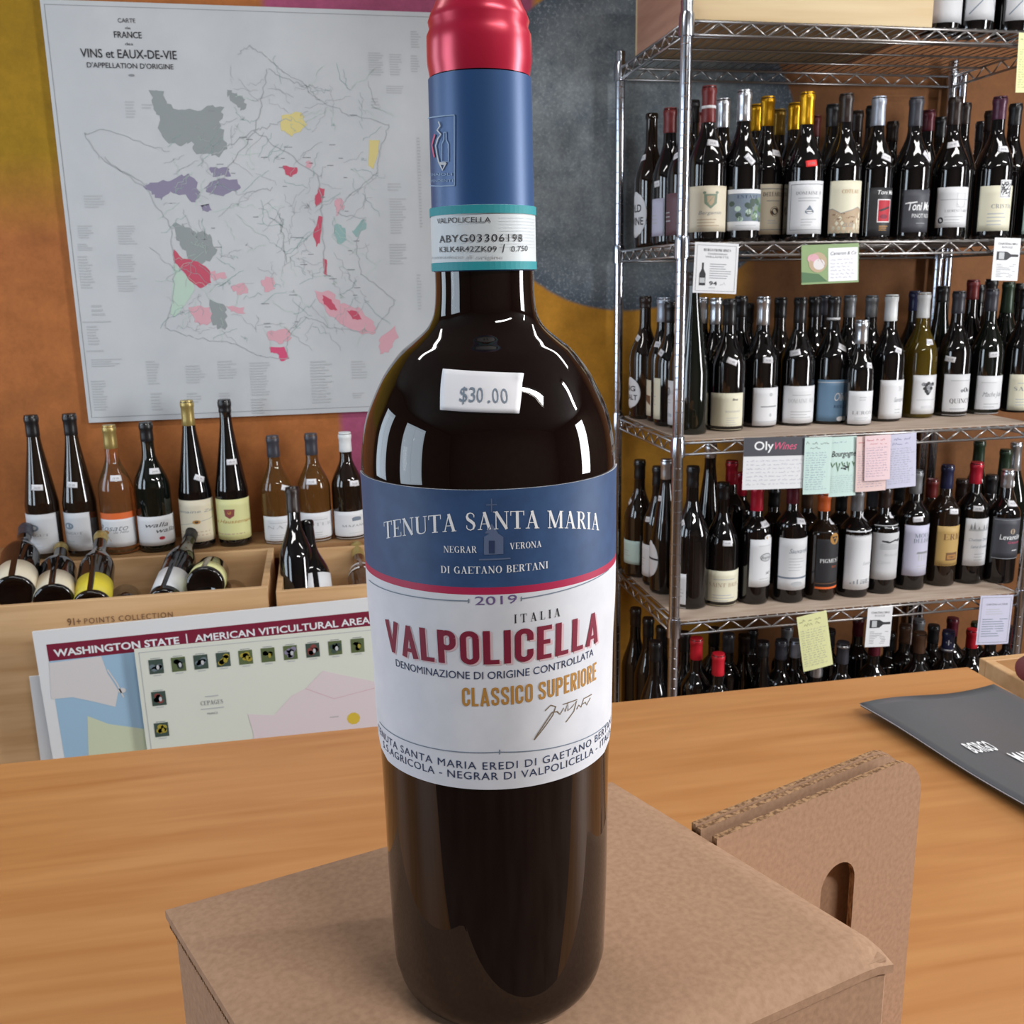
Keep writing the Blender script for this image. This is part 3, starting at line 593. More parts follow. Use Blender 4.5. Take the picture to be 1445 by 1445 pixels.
SHELFZ = {0: 2.0752, 1: 1.6320, 2: 1.1955, 3: .7635, 4: .331}
ROWNAME = {0: 'shelf top', 1: 'upper shelf', 2: 'middle shelf', 3: 'lower shelf', 4: 'bottom shelf', 5: 'ledge under the map'}
def bottle(xt, yt, Y, z0, kind, R, cap, desc, glass='dark', caplen=.05, label=None, lab=None, ink=None, tags=(), group=None, shape=None, H=None, extra=None, cap2=None):
    top = aty(xt, yt, Y); h = H or top.z-z0; h = max(.2, min(.42, h))
    X = top.x; rz = atan2(Y, X)-pi/2
    root = empty('wine_bottle', (X, Y, z0), 0, desc, 'bottle', group)
    # local -Y faces the camera
    root.rotation_euler = (0, 0, atan2(-X, Y)*1.0 if False else -atan2(X, Y))
    P = profile(kind, h, R)
    b = MB(); b.lathe(P, 40); o = b.build('glass_body', 'glass_'+glass, root); autosmooth(o, 50)
    if cap: capsule(P, h, caplen, 'cap_'+cap, root)
    if cap2:                                                # a band of another colour on the capsule
        c2 = MB(); zz = h-caplen*cap2[1]; r2 = radat(P, zz)+.0012; c2.lathe([(r2, zz), (r2, zz+.006)], 24); c2.build('capsule_band', cap2[0], root, True)
    n = Vector((X, Y)).normalized()
    def ap(x, y):                                            # picture point -> (angle, height) on this bottle
        z = .5*h
        for _ in range(12):
            r = radat(P, z); w = aty(x, y, Y-r*.9); c = px((X, Y, z0+z)); e = px((X+n.y*r, Y-n.x*r, z0+z))
            s_ = max(-1, min(1, (x-c[0])/max(1, e[0]-c[0]))); a = asin(s_)
            P3 = Vector((X, Y, 0))-Vector((n.x, n.y, 0))*r*cos(a)
            z = max(.002, min(h-.002, aty(x, y, P3.y).z-z0))
        return a, z
    if lab:
        x0, x1, y0, y1 = lab; ym = (y0+y1)/2
        a0, _ = ap(x0, ym); a1, _ = ap(x1, ym); ac = (a0+a1)/2
        xm = (x0+x1)/2; _, zt = ap(xm, y0); _, zb = ap(xm, y1)
        if x0 <= px((X, Y, z0+.1))[0]-.97*(px((X+n.y*R, Y-n.x*R, z0+.1))[0]-px((X, Y, z0+.1))[0]): a0 -= .5
        lo = patch('label', P, a0, a1, zb, zt, 'paper_'+label, root, shape=shape, nv=(10 if shape == 'round' else 6), nu=24)
        if ink:
            w = (a1-a0)/2*R; pr = art(ink, w, zt-zb, R)
            pr.build('lettering', on_bottle(P, (a0+a1)/2, zb, R), lo, eps=.0009, sub=.005)
    for t in tags:
        tx_, ty_, rot = t[:3]; a, z = ap(tx_, ty_); r = radat(P, z); tw = .0125 if len(t) < 5 else t[4]
        pt = patch('price_tag', P, a-tw/r, a+tw/r, z-.0068, z+.0068, 'paper_'+(t[3] if len(t) > 3 else 'tagwhite'), root, eps=.0009, nu=6, nv=4, rot=radians(rot))
        q = Print(); q.text('19.99' if (int(tx_) % 2) else '24.00', -tw*.55, tw*.55, -.003, .0055, 'grey')
        def fn(u, v, e, a=a, z=z, r=r, rot=radians(rot)):
            return surf(P, a+(u*cos(rot)-v*sin(rot))/r, z+u*sin(rot)+v*cos(rot), e)
        q.build('price_lettering', fn, pt, eps=.0012)
    if extra: extra(P, h, root)
    return root
ORD = ['first', 'second', 'third', 'fourth', 'fifth', 'sixth', 'seventh', 'eighth', 'ninth', 'tenth', 'eleventh', 'twelfth', 'thirteenth', 'fourteenth', 'fifteenth', 'sixteenth', 'seventeenth', 'eighteenth', 'nineteenth', 'twentieth', 'twenty-first', 'twenty-second', 'twenty-third', 'twenty-fourth']
FR = 'bottles in the front row of the wire shelves'; BK = 'bottles in the back rows of the wire shelves'
def front(row, *a, **k):
    a = list(a); desc = a.pop(); z = SHELFZ[row]+(.004 if row in (2, 3) else .001)
    return bottle(a[0], a[1], a[2], z, a[3], a[4], a[5], '%s on the %s' % (desc, ROWNAME[row]), group=FR, **k)
PLAIN = {'bu': 'slope-shouldered', 'bo': 'square-shouldered', 'ho': 'tall slender', 'ch': 'heavy sparkling'}
def back(row, items):
    """(x, y, Y, kind, capsule, glass, caplen[, H])"""
    for i, it in enumerate(sorted(items)):
        x, y, Y, kind, cap, glass, cl = it[:7]; z = SHELFZ[row]+(.004 if row in (2, 3) else .001)
        bottle(x, y, Y, z, kind, .0375 if kind != 'ch' else .043, cap, '%s capped neck, %s from the left in the back row of the %s' % ((cap or 'bare dark').replace('_', ' '), ORD[i], ROWNAME[row]),
               glass=glass, caplen=cl, group=BK)

# ------------------------------------------------------------------ wire shelving
SX0, SY0, SW, SD = .787, 2.077, .928, .457
def shelving():
    root = empty('wire_shelving_unit', (SX0, SY0, 0), 0, 'chrome wire shelving unit with five shelves of wine bottles', 'shelving')
    corners = [(0, 0), (SW, 0), (0, SD), (SW, SD)]
    r = .0127
    for cx, cy in corners:
        p = []; z = .02
        p.append((r*.9, z))
        while z < 2.085:
            p += [(r, z+.0012), (r, z+.0242), (r*.965, z+.0246), (r*.965, z+.0252)]; z += .0254
        b = MB(); b.lathe(p, 20, 0, cx, cy); o = b.build('post', 'chrome', root); ringsharp(o)
        c = MB(); c.lathe([(r*.5, z-.001), (r*1.04, z), (r*1.04, z+.008), (r*.7, z+.012)], 16, 0, cx, cy); autosmooth(c.build('post_cap', 'chrome', o))
        c = MB(); c.lathe([(.018, 0), (.018, .008), (.006, .012), (.006, .03)], 12, 0, cx, cy); c.build('foot', 'cap_black', o)
    for k in range(5):
        z = SHELFZ[k]; g = .029
        fr = MB(); rr = .0031
        for zz in (z-rr, z-g):
            for (x0, y0), (x1, y1) in (((r, 0), (SW-r, 0)), ((r, SD), (SW-r, SD)), ((0, r), (0, SD-r)), ((SW, r), (SW, SD-r))): fr.tube((x0, y0, zz), (x1, y1, zz), rr)
        sh = fr.build('wire_shelf', 'wire', root, True)
        def zig(a, b, n):
            m = MB(); a = Vector(a); b = Vector(b); q = [a+(b-a)*(i/(2*n)) for i in range(2*n+1)]
            for i in range(2*n): m.tube(q[i]-Vector((0, 0, g if i % 2 == 0 else .004)), q[i+1]-Vector((0, 0, .004 if i % 2 == 0 else g)), .0021, 6)
            m.build('truss_wire', 'wire', sh, True)
        zig((.035, 0, z), (SW-.035, 0, z), 12); zig((.035, SD, z), (SW-.035, SD, z), 12); zig((0, .03, z), (0, SD-.03, z), 6); zig((SW, .03, z), (SW, SD-.03, z), 6)
        d = MB(); n = 36
        for i in range(n+1): x = .012+(SW-.024)*i/n; d.tube((x, -.002, z), (x, SD+.002, z), .0013, 5)
        for y in (.12, .23, .34): d.tube((.0, y, z-.005), (SW, y, z-.005), .0026, 6)
        dw = d.build('deck_wires', 'wire', sh, True); dw['kind'] = 'stuff'
        for cx, cy in corners:
            cc = MB(); cc.lathe([(r+.0005, z-.034), (r+.0042, z-.033), (r+.0036, z+.004), (r+.0022, z+.012), (r+.0005, z+.013)], 16, 0, cx, cy)
            autosmooth(cc.build('corner_collar', 'chrome', sh))
    return root
shelving()
for k in (2, 3):
    b = MB(); b.box(SX0+.015, SX0+SW-.015, SY0+.004, SY0+SD-.012, SHELFZ[k]+.0014, SHELFZ[k]+.0040)
    tag(b.build('shelf_liner', 'liner'), 'thin tan board lining the %s' % ROWNAME[k], 'board')
# neighbouring unit's post seen beside the rear right post
b = MB(); p = [(.0127, .02)]; z = .02
while z < 2.06: p += [(.0127, z+.0242), (.0122, z+.0248)]; z += .0254
p.append((.009, z)); b.lathe(p, 14, 0, SX0+SW+.034, SY0+SD+.004); o = b.build('shelf_post', 'chrome'); ringsharp(o)
tag(o, 'chrome post of the next shelving unit behind the bottles at right', 'post')

# ------------------------------------------------------------------ row 1 (upper shelf)
F1 = 2.15
front(1, 1001, 122, 2.155, 'bu', .043, 'dark_red', 'brown-red capped bottle with cream crest label beside the post', glass='dark', caplen=.075, lab=(973, 1024, 262, 327), label='cream', ink='crest', tags=((1006, 202, -8),), cap2=('paper_white', .62))
front(1, 1051, 128, 2.15, 'bu', .042, 'silver', 'silver capped bottle with painted landscape label', lab=(1026, 1074, 267, 325), label='white', ink='landscape', tags=((1058, 225, -48),), caplen=.064)
front(1, 1084, 137, 2.20, 'bu', .041, 'gold', 'gold capped bottle with cream label and dark seal', lab=(1071, 1103, 260, 331), label='cream', ink=('seal', 'DELLARIA'), tags=((1096, 217, -5),), caplen=.063)
front(1, 1140, 131, 2.14, 'bu', .042, 'gold', 'bright gold capped bottle with white bordered label and red price tag', lab=(1112, 1162, 255, 330), label='white', ink=('pear', 'DOMAINE D'), tags=((1145, 231, 5, 'tagred'),), caplen=.067)
front(1, 1195, 133, 2.14, 'bu', .042, 'dark_brown', 'dark capped bottle with yellow and tan hill painting label', lab=(1170, 1217, 255, 329), label='ivory', ink='hills', caplen=.06)
front(1, 1241, 137, 2.15, 'bu', .040, 'silver_matte', 'matte silver capped bottle with black label and red picture', lab=(1225, 1260, 265, 333), label='black', ink='redbox', tags=((1251, 223, -20),), caplen=.062)
front(1, 1294, 138, 2.15, 'bu', .041, 'charcoal', 'charcoal capped bottle with grey label and white script', lab=(1273, 1320, 268, 328), label='charcoal', ink='script', tags=((1308, 222, -50),), caplen=.062)
front(1, 1349, 138, 2.17, 'bu', .042, 'dark_brown', 'dark bottle with white shield label and small black seal', lab=(1321, 1369, 264, 321), label='white', ink='shield', tags=((1345, 204, 8),), caplen=.06)
front(1, 1412, 137, 2.15, 'bu', .042, 'purple', 'plum capped bottle with white label and square stamp', lab=(1381, 1432, 262, 326), label='ivory', ink='stamp', tags=((1416, 211, -2),), caplen=.05)
front(1, 1472, 150, 2.15, 'bu', .041, 'black', 'dark bottle with pale label cut by the right picture edge', lab=(1444, 1480, 275, 330), label='mint', ink='plain')
front(1, 1021, 140, 2.24, 'bu', .038, 'silver', 'silver capped bottle without visible label behind the landscape bottle', caplen=.062, tags=((1024, 232, -30),))
back(1, [(1068, 148, 2.33, 'bu', 'gold', 'dark', .06), (1100, 155, 2.38, 'bu', 'dull_gold', 'dark', .06), (1122, 146, 2.3, 'bu', 'gold', 'dark', .06), (1150, 164, 2.42, 'bu', 'dark_red', 'dark', .05),
    (1176, 148, 2.28, 'bu', 'black', 'dark', .05), (1210, 157, 2.38, 'bu', 'dark_brown', 'brown', .05), (1232, 150, 2.3, 'bu', 'black', 'dark', .05), (1260, 172, 2.46, 'bu', 'dark_brown', 'dark', .05),
    (1311, 156, 2.36, 'bu', 'maroon', 'dark', .05), (1328, 166, 2.44, 'bu', 'black', 'dark', .05), (1362, 146, 2.32, 'bu', 'dark_brown', 'dark', .05), (1386, 172, 2.46, 'bu', 'black', 'dark', .05),
    (1399, 157, 2.38, 'bu', 'dark_brown', 'dark', .05), (1434, 147, 2.28, 'bu', 'black', 'dark', .05), (978, 142, 2.3, 'bu', 'black', 'dark', .05), (984, 160, 2.42, 'bu', 'dark_red', 'dark', .05)])
front(1, 920, 160, 2.42, 'bu', .040, None, 'bare topped bottle with round white label at the shelf side', glass='brown', lab=(889, 913, 270, 335), label='white', ink=('bigsalt', 'OLD', 'VINE'), shape='round', tags=((908, 222, 10, 'tagwhite', .008),))
front(1, 946, 153, 2.31, 'bu', .038, 'dark_red', 'dull red capped bottle with lavender label at the shelf side', caplen=.055, lab=(914, 937, 280, 333), label='lavender', ink='plain', tags=((927, 259, 5, 'tagwhite', .009),))
front(1, 968, 150, 2.21, 'bu', .039, 'black', 'dark bottle with plum label behind the front post', lab=(937, 960, 272, 332), label='plum', ink='plain', tags=((955, 219, 20, 'tagwhite', .009),))

# ------------------------------------------------------------------ row 2 (middle shelf)
front(2, 911, 418, 2.47, 'bu', .040, 'dark_brown', 'amber brown bottle with round white label at the shelf side', glass='brown', caplen=.03, lab=(882, 904, 533, 577), label='white', ink=('bigsalt', 'BIG', 'SALT'), shape='round', tags=((900, 477, -25, 'tagwhite', .008),))
front(2, 936, 420, 2.40, 'bu', .038, 'silver_matte', 'blue-grey capped bottle with picture label at the shelf side', caplen=.06, lab=(904, 919, 536, 586), label='cream', ink='wedge', tags=((928, 486, -3, 'tagwhite', .008),))
front(2, 947, 426, 2.32, 'bu', .038, 'black', 'black capped bottle with ivory label at the shelf side', lab=(918, 932, 534, 592), label='ivory', ink='plain', tags=((933, 498, -25, 'tagwhite', .008),))
front(2, 968, 424, 2.27, 'bu', .038, 'black', 'dark bottle with ring mark label half behind the front post', lab=(931, 952, 537, 599), label='white', ink='ringmark', tags=((938, 516, -30, 'tagwhite', .007),))
front(2, 979, 384, 2.18, 'ho', .040, 'dark_brown', 'very tall slender dark bottle beside the front post', glass='green', caplen=.03)
front(2, 1030, 422, 2.21, 'bu', .043, 'black', 'black capped bottle with large cream label and tiny dark emblem', caplen=.06, lab=(1003, 1047, 555, 607), label='ivory', ink='owl', tags=((1033, 510, -22),))
front(2, 1078, 419, 2.24, 'bu', .041, 'silver', 'silver capped bottle with white fleuron label', caplen=.066, lab=(1062, 1101, 547, 600), label='white', ink='fleur', tags=((1084, 508, -4),))
front(2, 1130, 420, 2.24, 'bu', .042, 'black', 'black capped bottle with white label reading a faint estate name', caplen=.06, lab=(1105, 1149, 545, 597), label='white', ink=('text', 'DOMAINE AUX', 'ltgrey'), tags=((1122, 498, 12),))
front(2, 1178, 419, 2.24, 'bu', .042, 'black', 'white ringed neck bottle with blue script label', caplen=.058, lab=(1153, 1200, 536, 594), label='blue', ink='bluescript', tags=((1189, 490, -25),), cap2=('paper_grey', .95))
front(2, 1217, 452, 2.19, 'bu', .034, 'silver', 'small silver capped half bottle with plain white label', caplen=.055, lab=(1197, 1234, 552, 598), label='white', ink=('low', 'LEROY'), tags=((1227, 515, -10, 'tagwhite', .008),))
front(2, 1259, 416, 2.24, 'bu', .041, 'white', 'pale blue-white capped bottle with white script label', caplen=.063, lab=(1241, 1280, 536, 590), label='white', ink=('script_s', 'Sancerre'), tags=((1268, 494, -20, 'tagwhite', .009),))
front(2, 1305, 413, 2.27, 'bu', .042, 'white', 'white capped olive glass bottle with black grape label', glass='olive', caplen=.062, lab=(1287, 1326, 529, 583), label='white', ink='grapes', tags=((1312, 482, -5, 'tagwhite', .009),))
front(2, 1354, 411, 2.27, 'bu', .041, 'charcoal', 'charcoal capped bottle with white label in spaced capitals', caplen=.055, lab=(1331, 1373, 528, 585), label='white', ink='quincy', tags=((1341, 507, -10),))
front(2, 1401, 408, 2.28, 'bu', .041, 'charcoal', 'charcoal capped bottle with white cursive label near the right end', glass='green', caplen=.055, lab=(1377, 1422, 530, 584), label='white', ink=('cursive', 'Mache Julie'), tags=((1403, 500, 4),))
front(2, 1449, 408, 2.28, 'bu', .041, 'black', 'dark bottle with ivory label at the right picture edge', lab=(1423, 1470, 528, 578), label='ivory', ink=('text', 'SAINT', 'grey'))
back(2, [(991, 420, 2.33, 'bu', 'silver', 'dark', .062), (1011, 421, 2.31, 'bu', 'silver', 'dark', .062), (1046, 418, 2.3, 'bu', 'black', 'dark', .05), (1056, 428, 2.42, 'bu', 'black', 'dark', .05), (1102, 420, 2.36, 'bu', 'black', 'brown', .05),
    (1150, 419, 2.36, 'bu', 'black', 'dark', .05), (1165, 417, 2.42, 'bu', 'charcoal', 'dark', .05), (1200, 417, 2.38, 'bu', 'grey', 'dark', .055), (1231, 417, 2.36, 'bu', 'grey', 'dark', .055), (1292, 411, 2.38, 'bu', 'navy', 'dark', .05),
    (1331, 404, 2.34, 'ho', 'black', 'green', .04), (1374, 395, 2.34, 'bu', 'dark_red', 'dark', .05), (1382, 402, 2.44, 'bu', 'black', 'dark', .05), (1400, 394, 2.38, 'ho', 'black', 'dark', .04), (1424, 398, 2.36, 'ch', 'green_foil', 'green', .08), (1440, 400, 2.4, 'bu', 'black', 'dark', .05)])

# ------------------------------------------------------------------ row 3 (lower shelf)
front(3, 903, 649, 2.47, 'bu', .040, 'black', 'black capped brown bottle with pale label at the shelf side', glass='brown', lab=(877, 903, 764, 797), label='mint', ink='plain', tags=((889, 708, -20, 'tagwhite', .008),))
front(3, 929, 658, 2.38, 'bu', .038, 'black', 'black capped bottle with white label at the shelf side', lab=(898, 917, 768, 813), label='white', ink='plain', tags=((914, 734, 5, 'tagwhite', .008),))
front(3, 941, 648, 2.31, 'ho', .039, 'silver', 'slim silver capped bottle with round label at the shelf side', caplen=.05, lab=(908, 929, 764, 816), label='white', shape='round', ink='band', tags=((931, 704, 5, 'tagwhite', .006),))
front(3, 978, 658, 2.19, 'bu', .044, 'black', 'large black bottle with narrow side label next to the front post', caplen=.05, lab=(957, 968, 811, 860), label='white', ink='plain', tags=((963, 739, 30, 'tagwhite', .006),))
front(3, 1021, 681, 2.19, 'bu', .042, 'black', 'dark bottle with wide cream label, third from the post', caplen=.04, lab=(995, 1041, 806, 855), label='ivory', ink=('text', 'SAINT BRIS', 'tan'), tags=((1027, 766, -3, 'tagwhite', .012),))
front(3, 1069, 686, 2.18, 'bo', .0375, 'red', 'red capped claret bottle with tall white oval label', caplen=.06, lab=(1058, 1088, 761, 827), label='white', ink='chateau1', tags=((1080, 738, 5),))
front(3, 1120, 676, 2.17, 'bo', .0385, 'maroon', 'maroon capped claret bottle with white label and dark stripe', caplen=.06, lab=(1099, 1139, 760, 832), label='white', ink='chateau2', tags=((1131, 734, -10),))
front(3, 1164, 695, 2.17, 'bo', .0385, 'orange', 'orange capped bottle with black label and gold emblem', glass='brown', caplen=.045, lab=(1152, 1184, 750, 830), label='black', ink='pigment', tags=((1176, 734, -12),))
front(3, 1211, 692, 2.17, 'bo', .0385, 'grey', 'grey capped claret bottle with very tall white label', caplen=.05, lab=(1192, 1229, 749, 831), label='white', ink='tall', tags=((1225, 727, -50),))
front(3, 1250, 688, 2.18, 'bo', .0385, 'dark_brown', 'dark capped claret bottle with grey landscape sketch label', caplen=.05, lab=(1230, 1269, 741, 817), label='grey', ink='vista', tags=((1260, 725, -8),))
front(3, 1294, 664, 2.19, 'bo', .0385, 'grey', 'grey capped claret bottle with pale blue chateau label', caplen=.058, lab=(1275, 1312, 741, 811), label='lavender', ink='moulin', tags=((1296, 732, 6),), cap2=('cap_silver', .25))
front(3, 1338, 656, 2.20, 'bo', .0385, 'navy', 'navy capped bottle with gold label', glass='brown', caplen=.06, lab=(1321, 1353, 742, 797), label='gold', ink='erio', tags=((1347, 720, -5),))
front(3, 1379, 652, 2.20, 'bo', .0385, 'red', 'red capped claret bottle with white castle label', caplen=.055, lab=(1361, 1399, 731, 796), label='white', ink='castle', tags=((1381, 717, -3),))
front(3, 1423, 663, 2.18, 'bo', .0385, 'silver', 'brushed silver capped bottle with black label at the right end', caplen=.045, lab=(1402, 1441, 731, 787), label='charcoal', ink='levantine', tags=((1429, 709, -6),))
back(3, [(1003, 626, 2.3, 'ho', 'silver', 'dark', .035), (1033, 650, 2.3, 'bo', 'red', 'dark', .06), (1047, 667, 2.38, 'bo', 'red', 'dark', .06), (1093, 688, 2.33, 'bo', 'black', 'dark', .05), (1140, 690, 2.33, 'bo', 'brown', 'dark', .05),
    (1188, 694, 2.34, 'bo', 'black', 'dark', .05), (1232, 688, 2.34, 'bo', 'charcoal', 'dark', .05), (1270, 680, 2.36, 'bo', 'black', 'dark', .05), (1316, 676, 2.36, 'bo', 'dark_red', 'brown', .05), (1383, 622, 2.42, 'ch', 'green_foil', 'green', .08),
    (1358, 676, 2.4, 'bo', 'dark_brown', 'dark', .05), (1420, 634, 2.34, 'ch', 'green_foil', 'green', .07), (1435, 624, 2.42, 'ch', 'silver', 'green', .08), (1400, 670, 2.32, 'bo', 'black', 'dark', .05)])

# ------------------------------------------------------------------ row 4 (bottom shelf, seen over the counter)
r4 = [(897, 858, 2.45, 'bu', 'dark_brown', 'dark', .05), (915, 872, 2.38, 'bu', 'black', 'dark', .05), (934, 884, 2.32, 'bu', 'black', 'dark', .05), (925, 905, 2.2, 'bu', 'black', 'dark', .05),
    (966, 892, 2.26, 'bu', 'black', 'dark', .05), (983, 900, 2.18, 'bo', 'bright_red', 'dark', .055), (1014, 922, 2.13, 'bo', 'bright_red', 'dark', .055), (1008, 886, 2.34, 'bo', 'black', 'dark', .05),
    (1028, 894, 2.28, 'bo', 'charcoal', 'dark', .05), (1050, 896, 2.3, 'bu', 'dark_brown', 'brown', .05), (1062, 888, 2.4, 'bo', 'black', 'dark', .05), (1077, 905, 2.2, 'ho', 'black', 'dark', .04), (1103, 903, 2.2, 'bo', 'charcoal', 'dark', .05),
    (1111, 884, 2.34, 'bo', 'grey', 'dark', .05), (1123, 903, 2.2, 'bo', 'silver_matte', 'dark', .045), (1153, 930, 2.13, 'bo', 'silver', 'dark', .045), (1146, 898, 2.3, 'bo', 'black', 'dark', .05), (1171, 888, 2.34, 'bo', 'charcoal', 'dark', .05),
    (1212, 872, 2.34, 'bo', 'maroon', 'dark', .05), (1235, 898, 2.2, 'bo', 'maroon', 'dark', .05), (1256, 892, 2.3, 'bo', 'black', 'dark', .05), (1278, 882, 2.28, 'bo', 'brown', 'dark', .05)]
r4b = [(1297, 874, 2.3, 'bo', 'grey', 'dark', .04), (1299, 892, 2.17, 'bo', 'brown', 'dark', .055), (1318, 882, 2.3, 'bo', 'black', 'dark', .05), (1345, 872, 2.3, 'bo', 'maroon', 'dark', .05), (1373, 888, 2.2, 'bo', 'bright_red', 'dark', .05),
    (1379, 878, 2.32, 'bo', 'green_foil', 'green', .05), (1400, 884, 2.25, 'bo', 'black', 'dark', .05), (1425, 884, 2.25, 'bo', 'black', 'dark', .05)]
z4 = SHELFZ[4]+.001
for i, it in enumerate(sorted(r4+r4b)):
    x, y, Y, kind, cap, glass, cl = it
    bottle(x, y, Y, z4, kind, .0375, cap, '%s capped bottle, %s from the left among the bottom shelf necks' % (cap.replace('_', ' '), (ORD+['twenty-fifth', 'twenty-sixth', 'twenty-seventh', 'twenty-eighth', 'twenty-ninth', 'thirtieth'])[i]), glass=glass, caplen=cl, group='bottles on the bottom shelf', H=None)
bottle(1190, 906, 2.12, z4, 'bo', .0375, 'charcoal', 'grey capped bottle with silver top on the bottom shelf under the small note', caplen=.055, group='bottles on the bottom shelf', cap2=('cap_silver', .22))
def cross(P, h, root):
    q = Print(); q.rect(-.0012, -.007, .0012, .007, 'white'); q.rect(-.006, -.0012, .006, .0012, 'white')
    q.build('capsule_emblem', lambda u, v, e: surf(P, .15+u/.015, h-.028+v, e), root, eps=.0012)
bottle(1339, 890, 2.16, z4, 'bo', .0375, 'navy', 'navy capped bottle with white cross and silver bands on the bottom shelf', caplen=.055, group='bottles on the bottom shelf', cap2=('cap_silver', .97), extra=cross)

# ------------------------------------------------------------------ top of the shelving: crate and three bottles
def crate(name, x0, x1, y0, y1, z0, z1, label, m='wood_light', t=.012, mside=None, ends=True):
    root = empty(name, ((x0+x1)/2, (y0+y1)/2, z0), 0, label, 'crate')
    ox, oy = (x0+x1)/2, (y0+y1)/2
    def bx(nm, a, b, c, d, e, f, mm=m):
        q = MB(); q.box(a-ox, b-ox, c-oy, d-oy, e-z0, f-z0); return bevel(q.build(nm, mm, root), .001, 1)
    F = bx('front_panel', x0, x1, y0, y0+t, z0, z1); bx('back_panel', x0, x1, y1-t, y1, z0, z1)
    bx('end_panel', x0, x0+t, y0+t, y1-t, z0, z1, mside or m); bx('end_panel', x1-t, x1, y0+t, y1-t, z0, z1, mside or m); bx('bottom_panel', x0+t, x1-t, y0+t, y1-t, z0, z0+t*.7)
    return root, F, (ox, oy)
crate('wooden_crate', .795, 1.352, 2.085, 2.44, SHELFZ[0]+.0018, 2.27, 'pale wooden wine crate on top of the wire shelving', 'wood_pale', mside='wood_brown')
def topbottle(x, lab, ink, desc, R=.044):
    P3 = aty(x, 40, 2.14); bottle(x, -160, 2.14, SHELFZ[0]+.001, 'bu', R, 'black', desc, lab=lab, label='grey', ink=ink, H=.31, group='bottles beside the crate on the shelving top')
topbottle(1340, (1316, 1361, -60, 33), 'plain', 'bottle with plain pale label beside the crate on the shelving top')
topbottle(1387, (1364, 1411, -60, 30), 'vine', 'middle bottle with vine drawing label on the shelving top')
topbottle(1444, (1421, 1468, -60, 31), 'vine', 'bottle with vine drawing label at the right edge of the shelving top')

# ------------------------------------------------------------------ shelf notes
def card(name, x0, y0, x1, y1, Y, m, label, draw, tilt=0, cat='note', layer=0, h=None):
    a = aty(x0, y0, Y); b = aty(x1, y0, Y); c = aty((x0+x1)/2, y1, Y)
    w = b.x-a.x; hh = a.z-c.z; root = empty(name, (a.x+w/2, Y, a.z), 0, label, cat, 'notes hanging on the shelf edges')
    root.rotation_euler = (radians(-3), radians(tilt), 0)
    n = 6; V = []; F = []
    for s in (0, .0005):
        for i in range(n+1):
            for j in (0, 1): V.append((-w/2+w*i/n, s-.0015*sin(pi*i/n)*(1 if j else .2), -hh*j))
    for i in range(n):
        q = 2*i; k = 2*(n+1); F += [(q+1, q+3, q+2, q), (k+q, k+q+2, k+q+3, k+q+1), (q, q+2, k+q+2, k+q), (k+q+1, k+q+3, q+3, q+1)]
    F += [(0, 2*(n+1), 2*(n+1)+1, 1), (2*n+1, 2*(n+1)+2*n+1, 2*(n+1)+2*n, 2*n)]
    sheet = mesh('sheet', V, F, 'paper_'+m, root)
    p = Print(); draw(p, w, hh)
    p.build('print', lambda u, v, e: (u-w/2, -.0016*sin(pi*max(0, min(1, u/w)))*(1-.8*(1+v/hh) if hh else 1)-e, v), sheet, eps=.0004)
    return root
YN = SY0-.007
def d_score(p, w, h):
    p.frame(w*.05, -h*.96, w*.95, -h*.05, .0008, 'grey'); p.text('BERGSTROM WINES', w*.2, w*.82, -h*.17, h*.05, 'black', serif=True); p.text('CHARDONNAY', w*.3, w*.75, -h*.24, h*.04, 'grey'); p.text('WILLAMETTE', w*.25, w*.78, -h*.30, h*.04, 'grey')
    p.block(w*.36, w*.85, -h*.72, -h*.40, 7, 'grey', .3); p.text('94', w*.36, w*.54, -h*.84, h*.08, 'black', bold=.02); p.text('points', w*.36, w*.5, -h*.9, h*.03, 'grey'); p.scribble(w*.6, w*.9, -h*.84, h*.07, 'grey', .0005)
    p.poly([(w*.13, -h*.85), (w*.27, -h*.85), (w*.27, -h*.62), (w*.22, -h*.52), (w*.22, -h*.40), (w*.18, -h*.40), (w*.18, -h*.52), (w*.13, -h*.62)], 'black'); p.layer = 1; p.rect(w*.14, -h*.8, w*.26, -h*.7, 'ltgrey')
card('score_card', 981, 343, 1043, 414, YN-.003, 'white', 'white score card with small bottle picture below the upper shelf', d_score, tilt=3)
def d_coral(p, w, h):
    p.ell(w*.28, -h*.45, w*.16, h*.26, 'tan'); p.ell(w*.2, -h*.35, w*.1, h*.12, 'mpink'); p.poly([(0, -h*.95), (w*.45, -h*.95), (w*.3, -h*.75), (0, -h*.68)], 'green'); p.layer = 1
    p.ell(w*.3, -h*.5, w*.1, h*.14, 'mapcream'); p.line([(w*.2, -h*.5), (w*.32, -h*.36), (w*.4, -h*.55)], .0015, 'leafred')
    p.rect(w*.46, -h*.95, w*.98, -h*.1, 'white'); p.layer = 2; p.text('Cameron & Co', w*.5, w*.95, -h*.28, h*.09, 'navy', shear=.3)
    for i in range(6): p.scribble(w*.5, w*.93, -h*(.42+.09*i), h*.045, 'blue', .0005)
card('picture_note', 1131, 345, 1212, 400, YN-.003, 'green', 'green picture note with pink flower beside handwriting below the upper shelf', d_coral, tilt=-1.5)
